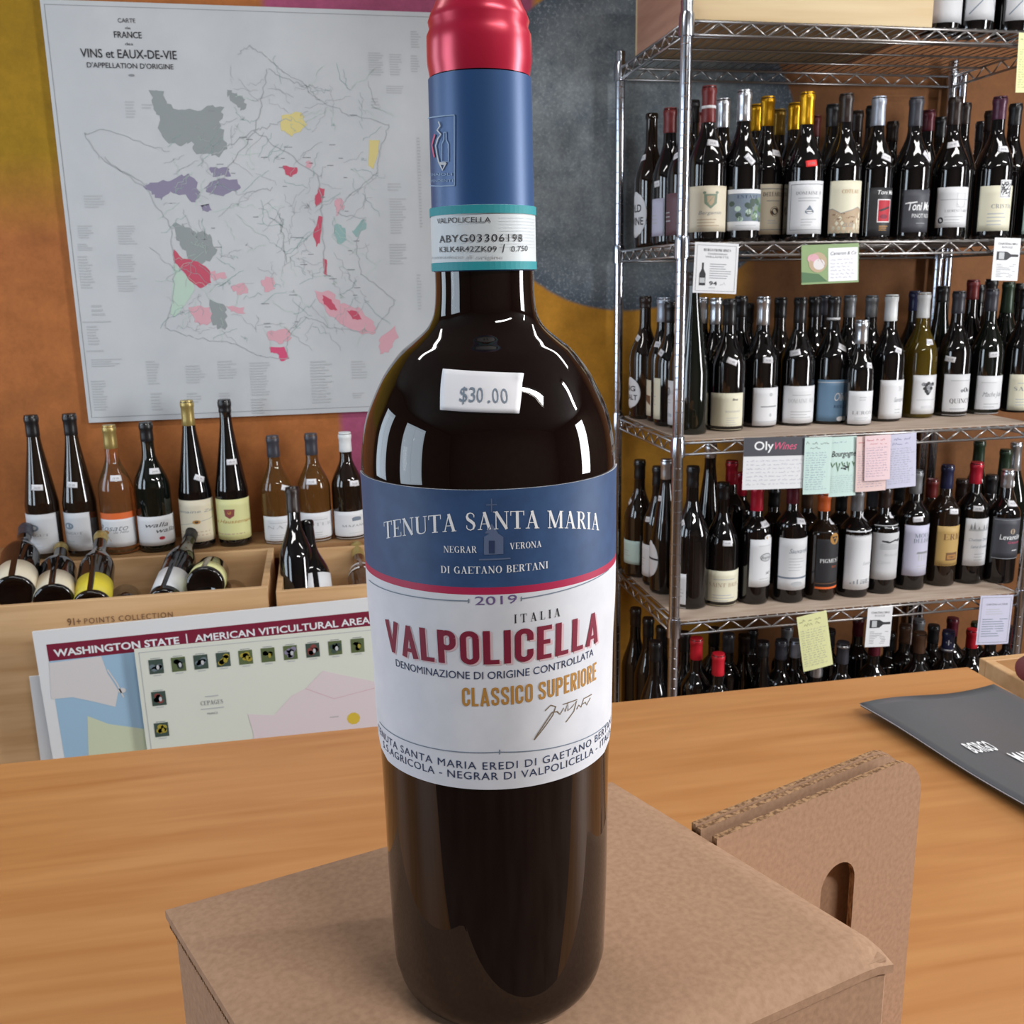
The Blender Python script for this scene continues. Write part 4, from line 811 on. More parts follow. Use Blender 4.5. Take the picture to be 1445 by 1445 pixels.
def d_bottle(p, w, h):
    p.text('CHATEAU BRU', w*.15, w*.88, -h*.16, h*.05, 'black'); p.text('ROUGE', w*.3, w*.7, -h*.24, h*.05, 'grey')
    p.poly([(w*.12, -h*.52), (w*.5, -h*.52), (w*.66, -h*.44), (w*.95, -h*.44), (w*.95, -h*.38), (w*.66, -h*.38), (w*.5, -h*.32), (w*.12, -h*.32)], 'black'); p.layer = 1; p.rect(w*.2, -h*.5, w*.4, -h*.34, 'ltgrey'); p.layer = 0
    p.block(w*.15, w*.9, -h*.93, -h*.6, 8, 'grey', .3)
card('bottle_note', 1404, 336, 1441, 396, YN-.003, 'white', 'small white note with black bottle drawing under the upper shelf', d_bottle, tilt=2)
def d_oly(p, w, h):
    p.rect(0, -h*.36, w, 0, 'paper_charcoal', 4); p.layer = 1; p.text('Oly', w*.16, w*.46, -h*.24, h*.17, 'white', bold=.012); p.text('Wines', w*.48, w*.82, -h*.24, h*.15, 'pink', shear=.35)
    for i in range(7): p.scribble(w*.05, w*.95, -h*(.46+.075*i), h*.035, 'slate', .0005)
card('handwritten_note', 1050, 619, 1141, 689, YN-.003, 'white', 'white handwritten note with dark heading below the middle shelf', d_oly, tilt=1.5)
def d_hand(head, ink='blue', hi='black', n=16):
    def f(p, w, h):
        p.scribble(w*.06, w*.94, -h*.12, h*.05, hi, .0009); p.scribble(w*.2, w*.9, -h*.2, h*.05, hi, .0007)
        for i in range(n): p.scribble(w*.06, w*random.uniform(.8, .95), -h*(.28+.68*i/n), h*.022, ink, .0005)
    return f
card('handwritten_note', 1136, 618, 1174, 696, YN-.0075, 'mint', 'pale green handwritten note right of the dark headed note', d_hand(''), tilt=1)
def d_bourg(p, w, h):
    p.scribble(w*.1, w*.8, -h*.1, h*.03, 'blue', .0005); p.text('Bourgogne', w*.08, w*.98, -h*.33, h*.1, 'black', shear=.3, bold=.01)
    for k in range(5): p.line([(w*(.05+.2*k), -h*.42), (w*(.12+.2*k), -h*(.58 if k % 2 else .5)), (w*(.2+.18*k), -h*.44)], .003, 'green')
    for k in range(8): p.ell(w*random.uniform(.35, .75), -h*random.uniform(.48, .58), .0025, .0022, 'black', 7)
    for i in range(9): p.scribble(w*.06, w*.94, -h*(.66+.034*i), h*.018, 'slate', .0004)
card('handwritten_note', 1171, 617, 1209, 699, YN-.003, 'mint', 'pale mint handwritten note with green vine drawing', d_bourg, tilt=-.5)
card('handwritten_note', 1209, 616, 1252, 692, YN-.0075, 'blush', 'pinkish handwritten note behind the small yellow-edged one', d_hand('', 'blue', 'red'), tilt=-.5)
card('handwritten_note', 1221, 615, 1257, 677, YN-.012, 'pink', 'small pink handwritten note with red heading, in front of two others', d_hand('', 'blue', 'red', 12), tilt=-1)
card('handwritten_note', 1251, 613, 1293, 687, YN-.003, 'lavender', 'lilac white handwritten note, rightmost below the middle shelf', d_hand('', 'slate', 'blue'), tilt=-2)
card('handwritten_note', 1124, 868, 1166, 943, YN-.003, 'lemon', 'tilted yellow-edged handwritten note below the lower shelf', d_hand('', 'blue', 'black'), tilt=-9)
card('bottle_note', 1225, 858, 1260, 911, YN-.003, 'white', 'small white note with black bottle drawing below the lower shelf', d_bottle, tilt=3)
def d_fr(p, w, h):
    p.frame(w*.05, -h*.96, w*.95, -h*.04, .001, 'grey'); p.layer = 1; p.text('CHATEAU LA TOUR', w*.2, w*.85, -h*.2, h*.04, 'grey')
    p.block(w*.2, w*.85, -h*.4, -h*.26, 3, 'ltgrey', .3); p.block(w*.12, w*.9, -h*.85, -h*.46, 8, 'slate', .3)
card('printed_note', 1384, 842, 1430, 907, YN-.003, 'lavender', 'bordered printed note near the right post below the lower shelf', d_fr, tilt=3)
card('handwritten_note', 1438, 46, 1475, 132, YN-.003, 'lemon', 'yellow-green note at the right edge of the shelving top', d_hand('', 'green', 'green'), tilt=0)

# ------------------------------------------------------------------ the map on the wall
MY = WY-.012
mx0, mz1 = aty(56, 0, MY).x, aty(56, 0, MY).z; mz0 = aty(118, 597, MY).z; mx1 = mx0+.925
noisy('map_board', (206, 210, 214), (198, 203, 208), (8, 8, 8), .45)
mb = MB(); mb.box(mx0, mx1, MY, WY-.001, mz0, mz1+.002)
mroot = empty('wall_map', ((mx0+mx1)/2, WY, mz0), 0, 'large pale framed map of French wine regions hanging on the painted wall', 'map')
mboard = mb.build('board', 'map_board', None); mboard.parent = mroot; mboard.matrix_parent_inverse = Matrix.Translation(-mroot.location)
MP = Print()
def mpt(x, y):                                      # picture point of the first 620x620 enlargement (2.33x) -> metres on the sheet
    p = aty(x/2.3306, y/2.3306, MY); return (p.x, p.z)
def jag(pts, amp=.003, n=4):
    out = []
    for i in range(len(pts)):
        a, b = pts[i], pts[(i+1) % len(pts)]
        for k in range(n): t = k/n; out.append((a[0]+(b[0]-a[0])*t+random.uniform(-amp, amp)*(k > 0), a[1]+(b[1]-a[1])*t+random.uniform(-amp, amp)*(k > 0)))
    return out
def reg(pts, ink, amp=.005):
    q = jag([mpt(*p) for p in pts], amp); bm = bmesh.new(); vs = [bm.verts.new((a, b, 0)) for a, b in q]; bm.faces.new(vs)
    bmesh.ops.triangulate(bm, faces=bm.faces[:]); bm.verts.index_update(); MP.add([(v.co.x, v.co.y) for v in bm.verts], [tuple(v.index for v in f.verts) for f in bm.faces], ink); bm.free(); MP.layer += .03
random.seed(11)
MP.frame(mx0+.008, mz0+.012, mx1-.008, mz1-.008, .0012, 'grey', 1)
reg([(488, 296), (540, 300), (548, 340), (600, 360), (650, 365), (700, 345), (738, 352), (720, 400), (735, 440), (748, 490), (720, 518), (680, 505), (640, 500), (630, 465), (590, 480), (545, 462), (525, 430), (525, 380), (505, 350)], 'mgrey')
reg([(748, 300), (775, 308), (800, 325), (808, 355), (790, 365), (770, 340), (755, 325)], 'mgrey')
reg([(470, 612), (520, 600), (570, 590), (620, 570), (650, 600), (655, 650), (630, 665), (600, 640), (560, 630), (530, 660), (500, 640)], 'mpurple')
reg([(670, 620), (720, 590), (780, 590), (790, 620), (740, 640), (690, 640)], 'mpurple'); reg([(690, 550), (745, 550), (760, 580), (700, 582)], 'mpurple'); reg([(655, 675), (690, 670), (700, 690), (665, 695)], 'mpurple')
reg([(566, 742), (600, 735), (640, 760), (690, 770), (715, 820), (690, 860), (660, 870), (630, 855), (600, 820), (580, 790)], 'mgrey')
reg([(572, 820), (600, 850), (650, 860), (690, 890), (695, 930), (660, 948), (630, 930), (600, 890), (572, 860)], 'mred', .002)
reg([(570, 870), (600, 895), (640, 950), (620, 985), (575, 1040), (560, 1035)], 'mmint'); reg([(690, 895), (740, 895), (745, 915), (700, 920)], 'mpink'); reg([(620, 1010), (690, 1010), (710, 1050), (680, 1070), (640, 1060)], 'mpink')
reg([(690, 985), (735, 1000), (748, 1040), (740, 1085), (700, 1070)], 'mgrey'); reg([(760, 940), (800, 930), (815, 965), (780, 970)], 'mpink'); reg([(740, 1005), (800, 1010), (810, 1030), (760, 1025)], 'mpink'); reg([(860, 920), (900, 910), (905, 950), (870, 960)], 'mpink')
reg([(930, 545), (975, 550), (978, 565), (960, 582), (940, 575)], 'mred', .002); reg([(1008, 530), (1030, 535), (1022, 555), (1008, 550)], 'mpink')
reg([(1050, 615), (1068, 620), (1060, 665), (1040, 680), (1035, 655)], 'mred', .002); reg([(1048, 710), (1062, 715), (1052, 800), (1040, 812), (1030, 770)], 'mred', .002); reg([(1062, 850), (1075, 855), (1075, 905), (1065, 900)], 'mred', .001)
reg([(1100, 740), (1135, 750), (1140, 790), (1110, 800)], 'mteal'); reg([(1160, 760), (1195, 720), (1205, 735), (1175, 780)], 'mteal'); reg([(1100, 660), (1125, 655), (1130, 690), (1105, 710)], 'mpink')
reg([(1035, 955), (1090, 960), (1120, 1000), (1180, 1010), (1230, 1060), (1235, 1095), (1190, 1100), (1130, 1070), (1085, 1040), (1060, 1000)], 'mpink'); reg([(1060, 970), (1090, 985), (1110, 1020), (1090, 1020), (1065, 1000)], 'mred', .002); reg([(1140, 1020), (1175, 1025), (1190, 1050), (1160, 1050)], 'mred', .002)
reg([(880, 1090), (940, 1080), (960, 1110), (930, 1130), (885, 1120)], 'mpink'); reg([(888, 1140), (935, 1140), (950, 1180), (925, 1188), (915, 1165), (890, 1160)], 'mhot', .002)
reg([(1215, 460), (1248, 462), (1242, 510), (1228, 555), (1212, 545)], 'myellow', .001); reg([(925, 380), (990, 370), (1010, 410), (960, 450), (925, 430)], 'myellow'); reg([(1245, 1120), (1300, 1070), (1312, 1110), (1280, 1150), (1250, 1165)], 'mpink')
MP.layer = 2.5
def mline(pts, w=.0013, ink='mroad'): MP.line([mpt(*p) for p in pts], w, ink)
def wig(a, b, n=14, amp=7): return [(a[0]+(b[0]-a[0])*i/n+random.uniform(-amp, amp), a[1]+(b[1]-a[1])*i/n+random.uniform(-amp, amp)) for i in range(n+1)]
out = [(780, 180), (820, 150), (880, 190), (930, 240), (1010, 280), (1050, 330), (1150, 380), (1280, 410), (1250, 500), (1240, 570), (1150, 640), (1110, 700), (1200, 720), (1170, 800), (1190, 900), (1300, 990), (1230, 1090), (1100, 1080), (1000, 1040), (940, 1100), (950, 1180), (860, 1170), (760, 1130), (640, 1110), (540, 1075), (570, 1000), (575, 870), (560, 740), (480, 620), (330, 520), (280, 440), (340, 425), (500, 480), (560, 500)]
for a, b_ in zip(out, out[1:]): mline(wig(a, b_, 8, 5), .0014)
for i in range(260):                                  # rivers and roads
    a = (random.uniform(560, 1230), random.uniform(260, 1120))
    if a[0] < 760 and a[1] < 400: continue
    mline(wig(a, (a[0]+random.uniform(-90, 90), a[1]+random.uniform(-90, 90)), 7, 7), .0008, random.choice(['mroad', 'mteal', 'mmint', 'mroad']))
for a, b_ in (((840, 430), (880, 230)), ((840, 430), (690, 640)), ((840, 430), (960, 390)), ((840, 430), (1050, 580)), ((840, 430), (700, 510)), ((1050, 580), (1070, 900)), ((920, 700), (940, 860)), ((880, 230), (1010, 290)), ((800, 640), (900, 620)), ((480, 610), (340, 520))): mline(wig(a, b_, 14, 6), .0018)
for i in range(40):
    x, y = random.uniform(600, 1200), random.uniform(360, 1130); a = mpt(x, y); MP.rect(a[0], a[1], a[0]+random.uniform(.008, .02), a[1]+.0016, 'grey')
for x, y, w, h, n in ((255, 740, 55, 45, 6), (255, 800, 50, 25, 4), (255, 840, 60, 110, 12), (385, 740, 70, 65, 8), (385, 835, 65, 60, 8), (385, 905, 70, 55, 7), (300, 1000, 50, 40, 3), (270, 1055, 110, 6, 1), (285, 1070, 45, 65, 7), (285, 1150, 60, 8, 1), (300, 1180, 110, 25, 4), (300, 1250, 60, 100, 12),
        (480, 1185, 50, 80, 9), (495, 1290, 45, 60, 6), (610, 1200, 70, 60, 7), (615, 1290, 55, 35, 4), (715, 1185, 70, 60, 7), (720, 1290, 40, 40, 5), (820, 1190, 75, 110, 13), (825, 1310, 60, 50, 6), (1020, 1185, 80, 140, 15), (1155, 1185, 55, 60, 7), (1160, 1290, 40, 20, 3), (1210, 170, 55, 80, 10), (1280, 175, 45, 75, 9), (1350, 100, 35, 60, 7), (1350, 180, 35, 60, 7), (1270, 280, 60, 30, 4), (1220, 320, 35, 40, 4),
        (1275, 600, 55, 30, 3), (1280, 650, 60, 120, 14), (1280, 800, 60, 70, 8), (1370, 450, 22, 300, 30), (1370, 900, 20, 120, 12), (410, 330, 45, 60, 6), (465, 340, 45, 20, 2), (275, 640, 80, 45, 5)):
    a = mpt(x, y); c = mpt(x+w, y+h); MP.block(a[0], c[0], c[1], a[1], n, 'ltgrey', .5)
MP.layer = 4
def mtext(s_, x0, x1, y, hpx, ink='black', **k): a = mpt(x0, y); c = mpt(x1, y); t = mpt(x0, y-hpx); MP.text(s_, a[0], c[0], a[1], t[1]-a[1], ink, **k)
mtext('CARTE', 388, 446, 74, 15); mtext('de', 412, 430, 96, 9); mtext('FRANCE', 376, 467, 124, 22, bold=.01); mtext('des', 412, 438, 149, 10); mtext('VINS et EAUX-DE-VIE', 266, 582, 188, 30, bold=.01); mtext("D'APPELLATION D'ORIGINE", 287, 571, 222, 18, bold=.005)
a = mpt(433, 248); MP.ell(a[0], a[1], .007, .003, 'grey', 8)
mprint = MP.build('print', lambda u, v, e: (u, MY-e, v), None, eps=.0004, step=.0002)
mprint.parent = mboard

# ------------------------------------------------------------------ ledge, ledge bottles, crates
LZ = .93
b = MB(); b.box(-1.6, .42, 2.405, 2.568, LZ-.03, LZ); b.box(-1.6, -1.57, 2.405, 2.568, 0, LZ-.03); b.box(.39, .42, 2.405, 2.568, 0, LZ-.03)
o = b.build('back_ledge', 'wood_ledge'); tag(o, 'wooden ledge along the wall under the map, carrying standing bottles', 'shelf')
b = MB(); b.box(-1.6, .42, 1.93, 2.403, .48, .52); b.box(-1.6, -1.56, 1.95, 2.403, 0, .48); b.box(.38, .42, 1.95, 2.403, 0, .48)
o = b.build('display_bench', 'wood_ledge'); tag(o, 'low wooden bench under the wine crates', 'bench')
def ledge(x, y, kind, R, cap, desc, **k): return bottle(x, y, 2.455 if kind != 'ho' else 2.46, LZ+.001, kind, R, cap, desc, group='bottles standing on the ledge under the map', **k)
ledge(43, 586, 'ho', .038, 'black', 'black capped slender bottle with white emblem label, leftmost on the ledge', glass='brown', caplen=.05, lab=(37, 81, 726, 781), label='grey', ink='emblem', tags=((52, 688, -5),))
ledge(97, 584, 'ho', .038, 'black', 'black capped slender bottle with white emblem label, second on the ledge', glass='brown', caplen=.05, lab=(87, 128, 724, 777), label='grey', ink='emblem', tags=((101, 684, -5),))
ledge(153, 600, 'bu', .040, 'pale_gold', 'clear rose wine bottle with orange band label on the ledge', glass='rose', caplen=.055, lab=(141, 192, 730, 772), label='white', ink='rosato', tags=((163, 675, -3),))
ledge(205, 596, 'bu', .042, 'black', 'black capped bottle with white handwritten style label on the ledge', glass='green', caplen=.045, lab=(196, 249, 729, 770), label='white', ink='walla', tags=((218, 665, -3),))
ledge(263, 565, 'ho', .0395, 'pale_gold', 'tall bottle with gold capsule and cream label on the ledge', glass='dark', caplen=.06, lab=(253, 305, 706, 765), label='cream', ink='zind', tags=((281, 675, -25),))
ledge(316, 564, 'ho', .0395, 'black', 'tall bottle with dark capsule and yellow label with heart crest on the ledge', glass='dark', caplen=.03, lab=(304, 355, 705, 762), label='yellow', ink='heart', tags=((327, 652, 0),))
ledge(384, 615, 'bu', .038, 'charcoal', 'grey capped brown bottle with plain white label, left of three on the right', glass='amber', caplen=.052, lab=(374, 414, 729, 776), label='white', ink=('text', 'NAZ', 'ltgrey'), tags=((403, 689, -20),))
ledge(438, 612, 'bu', .040, 'charcoal', 'grey capped brown bottle with white label, middle of three on the right', glass='amber', caplen=.052, lab=(424, 471, 724, 773), label='white', ink=('text', 'WALTER', 'ltgrey'), tags=((439, 680, 0),))
ledge(486, 610, 'bu', .040, 'white', 'gold and white capped bottle with white label, nearest the big bottle on the ledge', glass='brown', caplen=.048, lab=(473, 519, 722, 767), label='white', ink='mazan', tags=((500, 682, -3),), cap2=('cap_gold', .3))

cr, fp, (ox, oy) = crate('wooden_crate', -1.05, -.135, 2.06, 2.395, .522, LZ, 'long pale wooden crate of lying bottles under the left ledge bottles', 'wood_light', t=.014)
q = Print(); a = aty(96, 882.5, 2.06); c = aty(244, 868, 2.06); q.text('91+', a.x, aty(115, 882, 2.06).x, a.z, .016, 'brown', serif=False, bold=.01); q.text('POINTS COLLECTION', aty(120, 884, 2.06).x, c.x, a.z+.001, .0125, 'brown', space=1.2)
po = q.build('lettering', lambda u, v, e: (u-ox, 2.06-oy-e, v-.522), fp, eps=.0012)
crate('wooden_crate', -.118, .26, 2.05, 2.395, .522, LZ-.008, 'smaller wooden crate of bottles right of the long one', 'wood_light', t=.012)
def lying(bx, by, Yb, tx, ty, Yt, kind, R, cap, desc, glass='dark', label=None, z=(.03, .1), caplen=.05, H=.3, tip=False):
    A = aty(bx, by, Yb); B = aty(tx, ty, Yt); d = (B-A).normalized()
    if tip: A = B-d*H
    root = empty('wine_bottle', A, 0, desc, 'bottle', 'bottles lying in the wooden crates')
    root.rotation_mode = 'QUATERNION'; q0 = d.to_track_quat('Z', 'Y'); root.rotation_quaternion = q0
    H = min(H, (B-A).length) if H is None else H
    P = profile(kind, H, R); b = MB(); pp = [(R*.25, .012), (R*.6, .004)]+P; b.lathe(pp, 40); autosmooth(b.build('glass_body', 'glass_'+glass, root), 50)
    if cap: capsule(P, H, caplen, 'cap_'+cap, root)
    if label: patch('label', P, -pi*.95, pi*.95, z[0], z[1], 'paper_'+label, root, nu=60)
    return root
lying(20, 838, 2.14, 33, 765, 2.36, 'bu', .041, 'charcoal', 'dark bottle with cream label lying at the crate left end', label='cream', z=(.008, .075))
lying(76, 850, 2.14, 84, 790, 2.36, 'bu', .041, 'pale_gold', 'dark bottle with off-white label lying second in the crate', label='cream', z=(.008, .08), caplen=.03)
lying(130, 856, 2.14, 140, 778, 2.34, 'bu', .038, 'pale_gold', 'brown bottle with bright yellow label lying in the crate', glass='brown', label='bright_yellow', z=(.01, .075), caplen=.03, H=.28)
lying(180, 862, 2.16, 176, 838, 2.36, 'bu', .036, None, 'barely visible brown bottle end in the crate middle', glass='brown', H=.26)
lying(232, 852, 2.16, 262, 775, 2.36, 'bu', .036, 'black', 'bottle with small white label lying slanted in the crate', label='white', z=(.02, .09))
lying(289, 826, 2.15, 303, 800, 2.36, 'bu', .041, 'pale_gold', 'bottle with yellow label and dark round base lying in the crate', label='yellow', z=(.012, .07), H=.26)
lying(330, 852, 2.16, 328, 830, 2.36, 'bu', .034, None, 'amber bottle end low at the crate right end', glass='amber', H=.24)
lying(425, 892, 2.14, 413, 703, 2.24, 'bu', .038, 'dark_brown', 'dark bottle standing out of the smaller crate', H=.33, caplen=.06)
lying(452, 892, 2.13, 437, 770, 2.22, 'bu', .038, None, 'dark bottle leaning in the smaller crate, half hidden', H=.26, label='white', z=(.06, .13))
lying(520, 870, 2.16, 508, 800, 2.33, 'bu', .034, 'pale_gold', 'amber bottle with white neck label in the smaller crate', glass='amber', label='white', z=(.14, .17), H=.27)

# ------------------------------------------------------------------ leaning posters
def poster(name, c4, Y0, lean, th, m, label, cat, draw, roll=0):
    """c4: picture points of left-top and right-top; the sheet leans back by `lean` and stands on the floor bench"""
    a = aty(*c4[0], Y0); b_ = aty(*c4[1], Y0); zt = a.z; w = b_.x-a.x; hh = zt-c4[2]
    root = empty(name, (a.x, Y0, zt), 0, label, cat); root.rotation_euler = (radians(-lean), radians(-roll), 0)
    q = MB(); q.box(0, w, 0, th, -hh, 0); sh = q.build('sheet', m, root)
    p = Print(); draw(p, w, hh); p.build('print', lambda u, v, e: (u, -e, v), sh, eps=.0004, step=.00025); return root
def pt_on(x, y, Y0): P = aty(x, y, Y0); return P
Yp = 2.0
def local(x, y, ref, Y0): P = aty(x, y, Y0); Q = aty(*ref, Y0); return (P.x-Q.x, P.z-Q.z)
poster('blank_poster', ((41, 955), (200, 940), .5215), 2.035, 0, .004, 'paper_board', 'edge of a blank pale poster behind the state map', 'poster', lambda p, w, h: None)
R1 = (45, 890)
def d_wash(p, w, h):
    L = lambda x, y: local(x, y, R1, Yp)
    a, b_, c = L(65, 910), L(68, 932), L(545, 885)
    p.rect(a[0], b_[1]+.0005, w-.03, a[1]+.003, 'maroon', 1)
    p.rect(a[0], L(75, 1080)[1]-.25, w-.03, b_[1]+.0005, 'mapblue'); p.layer = 1
    p.text('WASHINGTON STATE', L(75, 921)[0], L(252, 900)[0], L(75, 925.5)[1], .0155, 'white', bold=.03)
    p.rect(L(262, 900)[0], a[1]-.026, L(263, 900)[0]+.001, a[1]-.005, 'white'); p.text('AMERICAN VITICULTURAL AREAS', L(274, 900)[0], L(274, 900)[0]+.37, L(75, 925.5)[1], .0155, 'white', bold=.02)
    def P(*q): return [L(*t) for t in q]
    p.poly(P((68, 934), (142, 926), (150, 950), (165, 975), (160, 998), (130, 990), (100, 983), (70, 985)), 'mapcream'); p.poly(P((120, 1010), (150, 1022), (200, 1030), (240, 1035), (260, 1180), (120, 1180)), 'mapgreen')
    p.layer = 2; p.line(P((150, 945), (163, 965), (172, 985)), .003, 'mapcream'); p.ell(*L(170, 975), .008, .006, 'mapcream', 8)
poster('state_map_poster', ((45, 892), (560, 833), .5215), Yp, 0, .006, 'paper_board', 'white poster with maroon title band and blue state map leaning on the crate', 'poster', d_wash, 1.5)
Yq = 1.985; R2 = (189, 916)
def d_cep(p, w, h):
    L = lambda x, y: local(x, y, R2, Yq)
    p.frame(.008, -h, w-.01, -.008, .0012, 'ltgrey', 1)
    inks = ['leafslate', 'leafdark', 'leafslate', 'leafgold', 'leafgold', 'leafgreen', 'mpurple', 'leafred', 'leafdark', 'leafgreen']
    def leafpic(x, y, ink):
        c = L(x, y); s_ = .0155; p.layer = 1; p.rect(c[0]-s_*.9, c[1]-s_, c[0]+s_*.9, c[1]+s_, random.choice(['leafdark', 'leafgreen'])); p.layer = 2
        for k in range(6): p.ell(c[0]+random.uniform(-s_*.5, s_*.5), c[1]+random.uniform(-s_*.5, s_*.5), s_*.42, s_*.36, ink, 7)
        p.layer = 3; p.ell(c[0]+s_*.2, c[1]-s_*.1, s_*.2, s_*.35, 'leafgold' if ink in ('leafgold', 'leafgreen') else 'mpale', 7); p.layer = 1
        p.rect(c[0]-s_*.6, c[1]+s_*1.12, c[0]+s_*.6, c[1]+s_*1.2, 'grey'); p.rect(c[0]-s_*.5, c[1]-s_*1.3, c[0]+s_*.5, c[1]-s_*1.2, 'ltgrey')
    for i in range(11): leafpic(220+31.6*i, 941-2.85*i, (inks+['leafgold'])[i])
    leafpic(223, 986, 'leafred'); leafpic(226, 1030, 'leafgold'); leafpic(229, 1073, 'leafgreen')
    p.text('CEPAGES', L(282, 998)[0], L(314, 998)[0], L(282, 997)[1], .0095, 'grey', serif=True); p.rect(L(288, 985)[0], L(288, 985)[1], L(307, 985)[0], L(288, 985)[1]+.002, 'ltgrey'); p.rect(L(282, 1003)[0], L(282, 1003)[1], L(315, 1003)[0], L(282, 1003)[1]+.002, 'ltgrey'); p.text('FRANCE', L(291, 1010)[0], L(306, 1010)[0], L(291, 1010)[1], .005, 'grey')
    p.layer = 1; P = lambda *q: [L(*t) for t in q]
    p.poly(P((348, 1010), (385, 1012), (410, 985), (430, 975), (455, 950), (475, 955), (520, 965), (560, 975), (560, 1140), (360, 1140), (355, 1035)), 'mappink'); p.layer = 2; p.ell(*L(497, 1018), .014, .014, 'yellow', 10); p.line(P((430, 975), (470, 990), (530, 975)), .0008, 'mpink'); p.text('PARIS', L(464, 1016)[0], L(476, 1016)[0], L(464, 1017)[1], .003, 'grey')
mat('paper_ivorysheet', (232, 236, 224), .6)
poster('grape_variety_poster', ((189, 916), (565, 876), .5215), Yq, 0, .0015, 'paper_ivorysheet', 'ivory poster with a row of small grape leaf pictures, in front of the state map', 'poster', d_cep, .95)

# ------------------------------------------------------------------ counter
CZ = 1.10
def counter_wood():
    m = mat('counter_wood', (200, 142, 84), .38, spec=.45); N, L, b = nodes(m)
    tc = N.new('ShaderNodeTexCoord'); mp = N.new('ShaderNodeMapping'); mp.inputs['Scale'].default_value = (3, 34, 10); mp.inputs['Rotation'].default_value = (0, 0, .03)
    n = N.new('ShaderNodeTexNoise'); n.inputs['Scale'].default_value = 1.6; n.inputs['Detail'].default_value = 8; n.inputs['Distortion'].default_value = .4
    r = N.new('ShaderNodeValToRGB'); e = r.color_ramp.elements; e[0].position = .25; e[0].color = lin((172, 114, 62)); e[1].position = .8; e[1].color = lin((196, 142, 88))
    L.new(tc.outputs['Object'], mp.inputs[0]); L.new(mp.outputs[0], n.inputs[0]); L.new(n.outputs[0], r.inputs[0]); L.new(r.outputs[0], b.inputs['Base Color'])
    f = N.new('ShaderNodeTexNoise'); f.inputs['Scale'].default_value = 900; bp = N.new('ShaderNodeBump'); bp.inputs['Strength'].default_value = .05; bp.inputs['Distance'].default_value = .0005
    L.new(tc.outputs['Object'], f.inputs[0]); L.new(f.outputs[0], bp.inputs['Height']); L.new(bp.outputs[0], b.inputs['Normal'])
counter_wood()
croot = empty('wooden_counter', (0, .5, 0), 0, 'orange-brown wooden counter carrying the cardboard box', 'counter')
b = MB(); b.box(-1.3, .7325, -.42, .4625, CZ-.03, CZ); o = b.build('counter_top', 'counter_wood', croot); bevel(o, .0015)
b = MB(); b.box(-1.25, .68, -.30, .40, 0.0, CZ-.03); b.build('counter_body', 'wood_ledge', croot)

# ------------------------------------------------------------------ cardboard box with handle flap
BZ = 1.332
A = atz(238, 1277, BZ); B = atz(862, 1099, BZ); C_ = atz(1262, 1333, BZ)
ex = (B-A); LX = ex.length; ex.normalize(); ey = Vector((ex.y, -ex.x, 0)); bcv = C_-B; LY = bcv.dot(ey); RACK = bcv.dot(ex)/LY
box = empty('cardboard_box', (A+ex*LX/2+ey*LY/2).to_2d().to_3d()+Vector((0, 0, CZ+.0005)), 0, 'brown corrugated cardboard box under the large wine bottle', 'box')
box.rotation_euler = (0, 0, atan2(ex.y, ex.x)); HB = BZ-CZ-.0005
hx, hy = LX/2, LY/2
b = MB(); b.box(-hx+.001, hx-.001, -hy+.001, hy-.001, 0, HB-.0045); bevel(b.build('box_body', 'cardboard', box), .0012)
# the two top flaps: slightly domed sheets with corrugated edge below
def flap(x0, x1, y0, y1, nm):
    V = []; F = []; n, m_ = 28, 28; rc = .006
    for lay in (0, 1):
        for j in range(m_+1):
            for i in range(n+1):
                x = x0+(x1-x0)*i/n; y = y0+(y1-y0)*j/m_; z = HB-.0005-(.0032 if lay else 0)
                ed = min(x-x0, x1-x, y1-y, y-y0); z -= .0012*max(0, 1-ed/.006)**2
                z += .0006*sin(x*60+y*23)*min(1, ed/.02)
                if x1-x < .012: z -= .0022*(1-(x1-x)/.012)**2*(1-(y-y0)/LY)
                if y-y0 < .012: z -= .004*(1-(y-y0)/.012)**2      # the crushed right edge
                V.append((x, y, z))
    k = (n+1)*(m_+1)
    for j in range(m_):
        for i in range(n):
            q = j*(n+1)+i; F += [(q, q+1, q+n+2, q+n+1), (k+q+n+1, k+q+n+2, k+q+1, k+q)]
    for i in range(n): F.append((k+i, k+i+1, i+1, i)); q = m_*(n+1)+i; F.append((q, q+1, k+q+1, k+q))
    for j in range(m_): q = j*(n+1); F.append((q, q+n+1, k+q+n+1, k+q)); q += n; F.append((k+q, k+q+n+1, q+n+1, q))
    return mesh(nm, V, F, 'cardboard', box, None, True)
autosmooth(flap(-hx-.0015, hx+.0005, -hy, hy, 'top_flap'), 50)
mat('slit_shade', (70, 48, 36), .9)  # dark brown standing in for shade
b = MB()                                              # dark corrugated slit under the top flap on the left edge
ny = 90
for i in range(ny):
    y = -hy+.003+(LY-.006)*i/ny; b.box(-hx-.0014, -hx+.002, y, y+(LY/ny)*.45, HB-.0068, HB-.0038)
o = b.build('corrugated_edge', 'cardboard_edge', box); o['kind'] = 'stuff'
b = MB(); b.box(-hx-.0004, -hx+.002, -hy+.002, hy-.002, HB-.0078, HB-.0036); b.build('flap_gap_shade', 'slit_shade', box)  # solid dark strip, shade of the open slit put into colour
for ch in box.children:                                # the box stands slightly racked
    for v in ch.data.vertices: v.co.x += (hy-v.co.y)*RACK
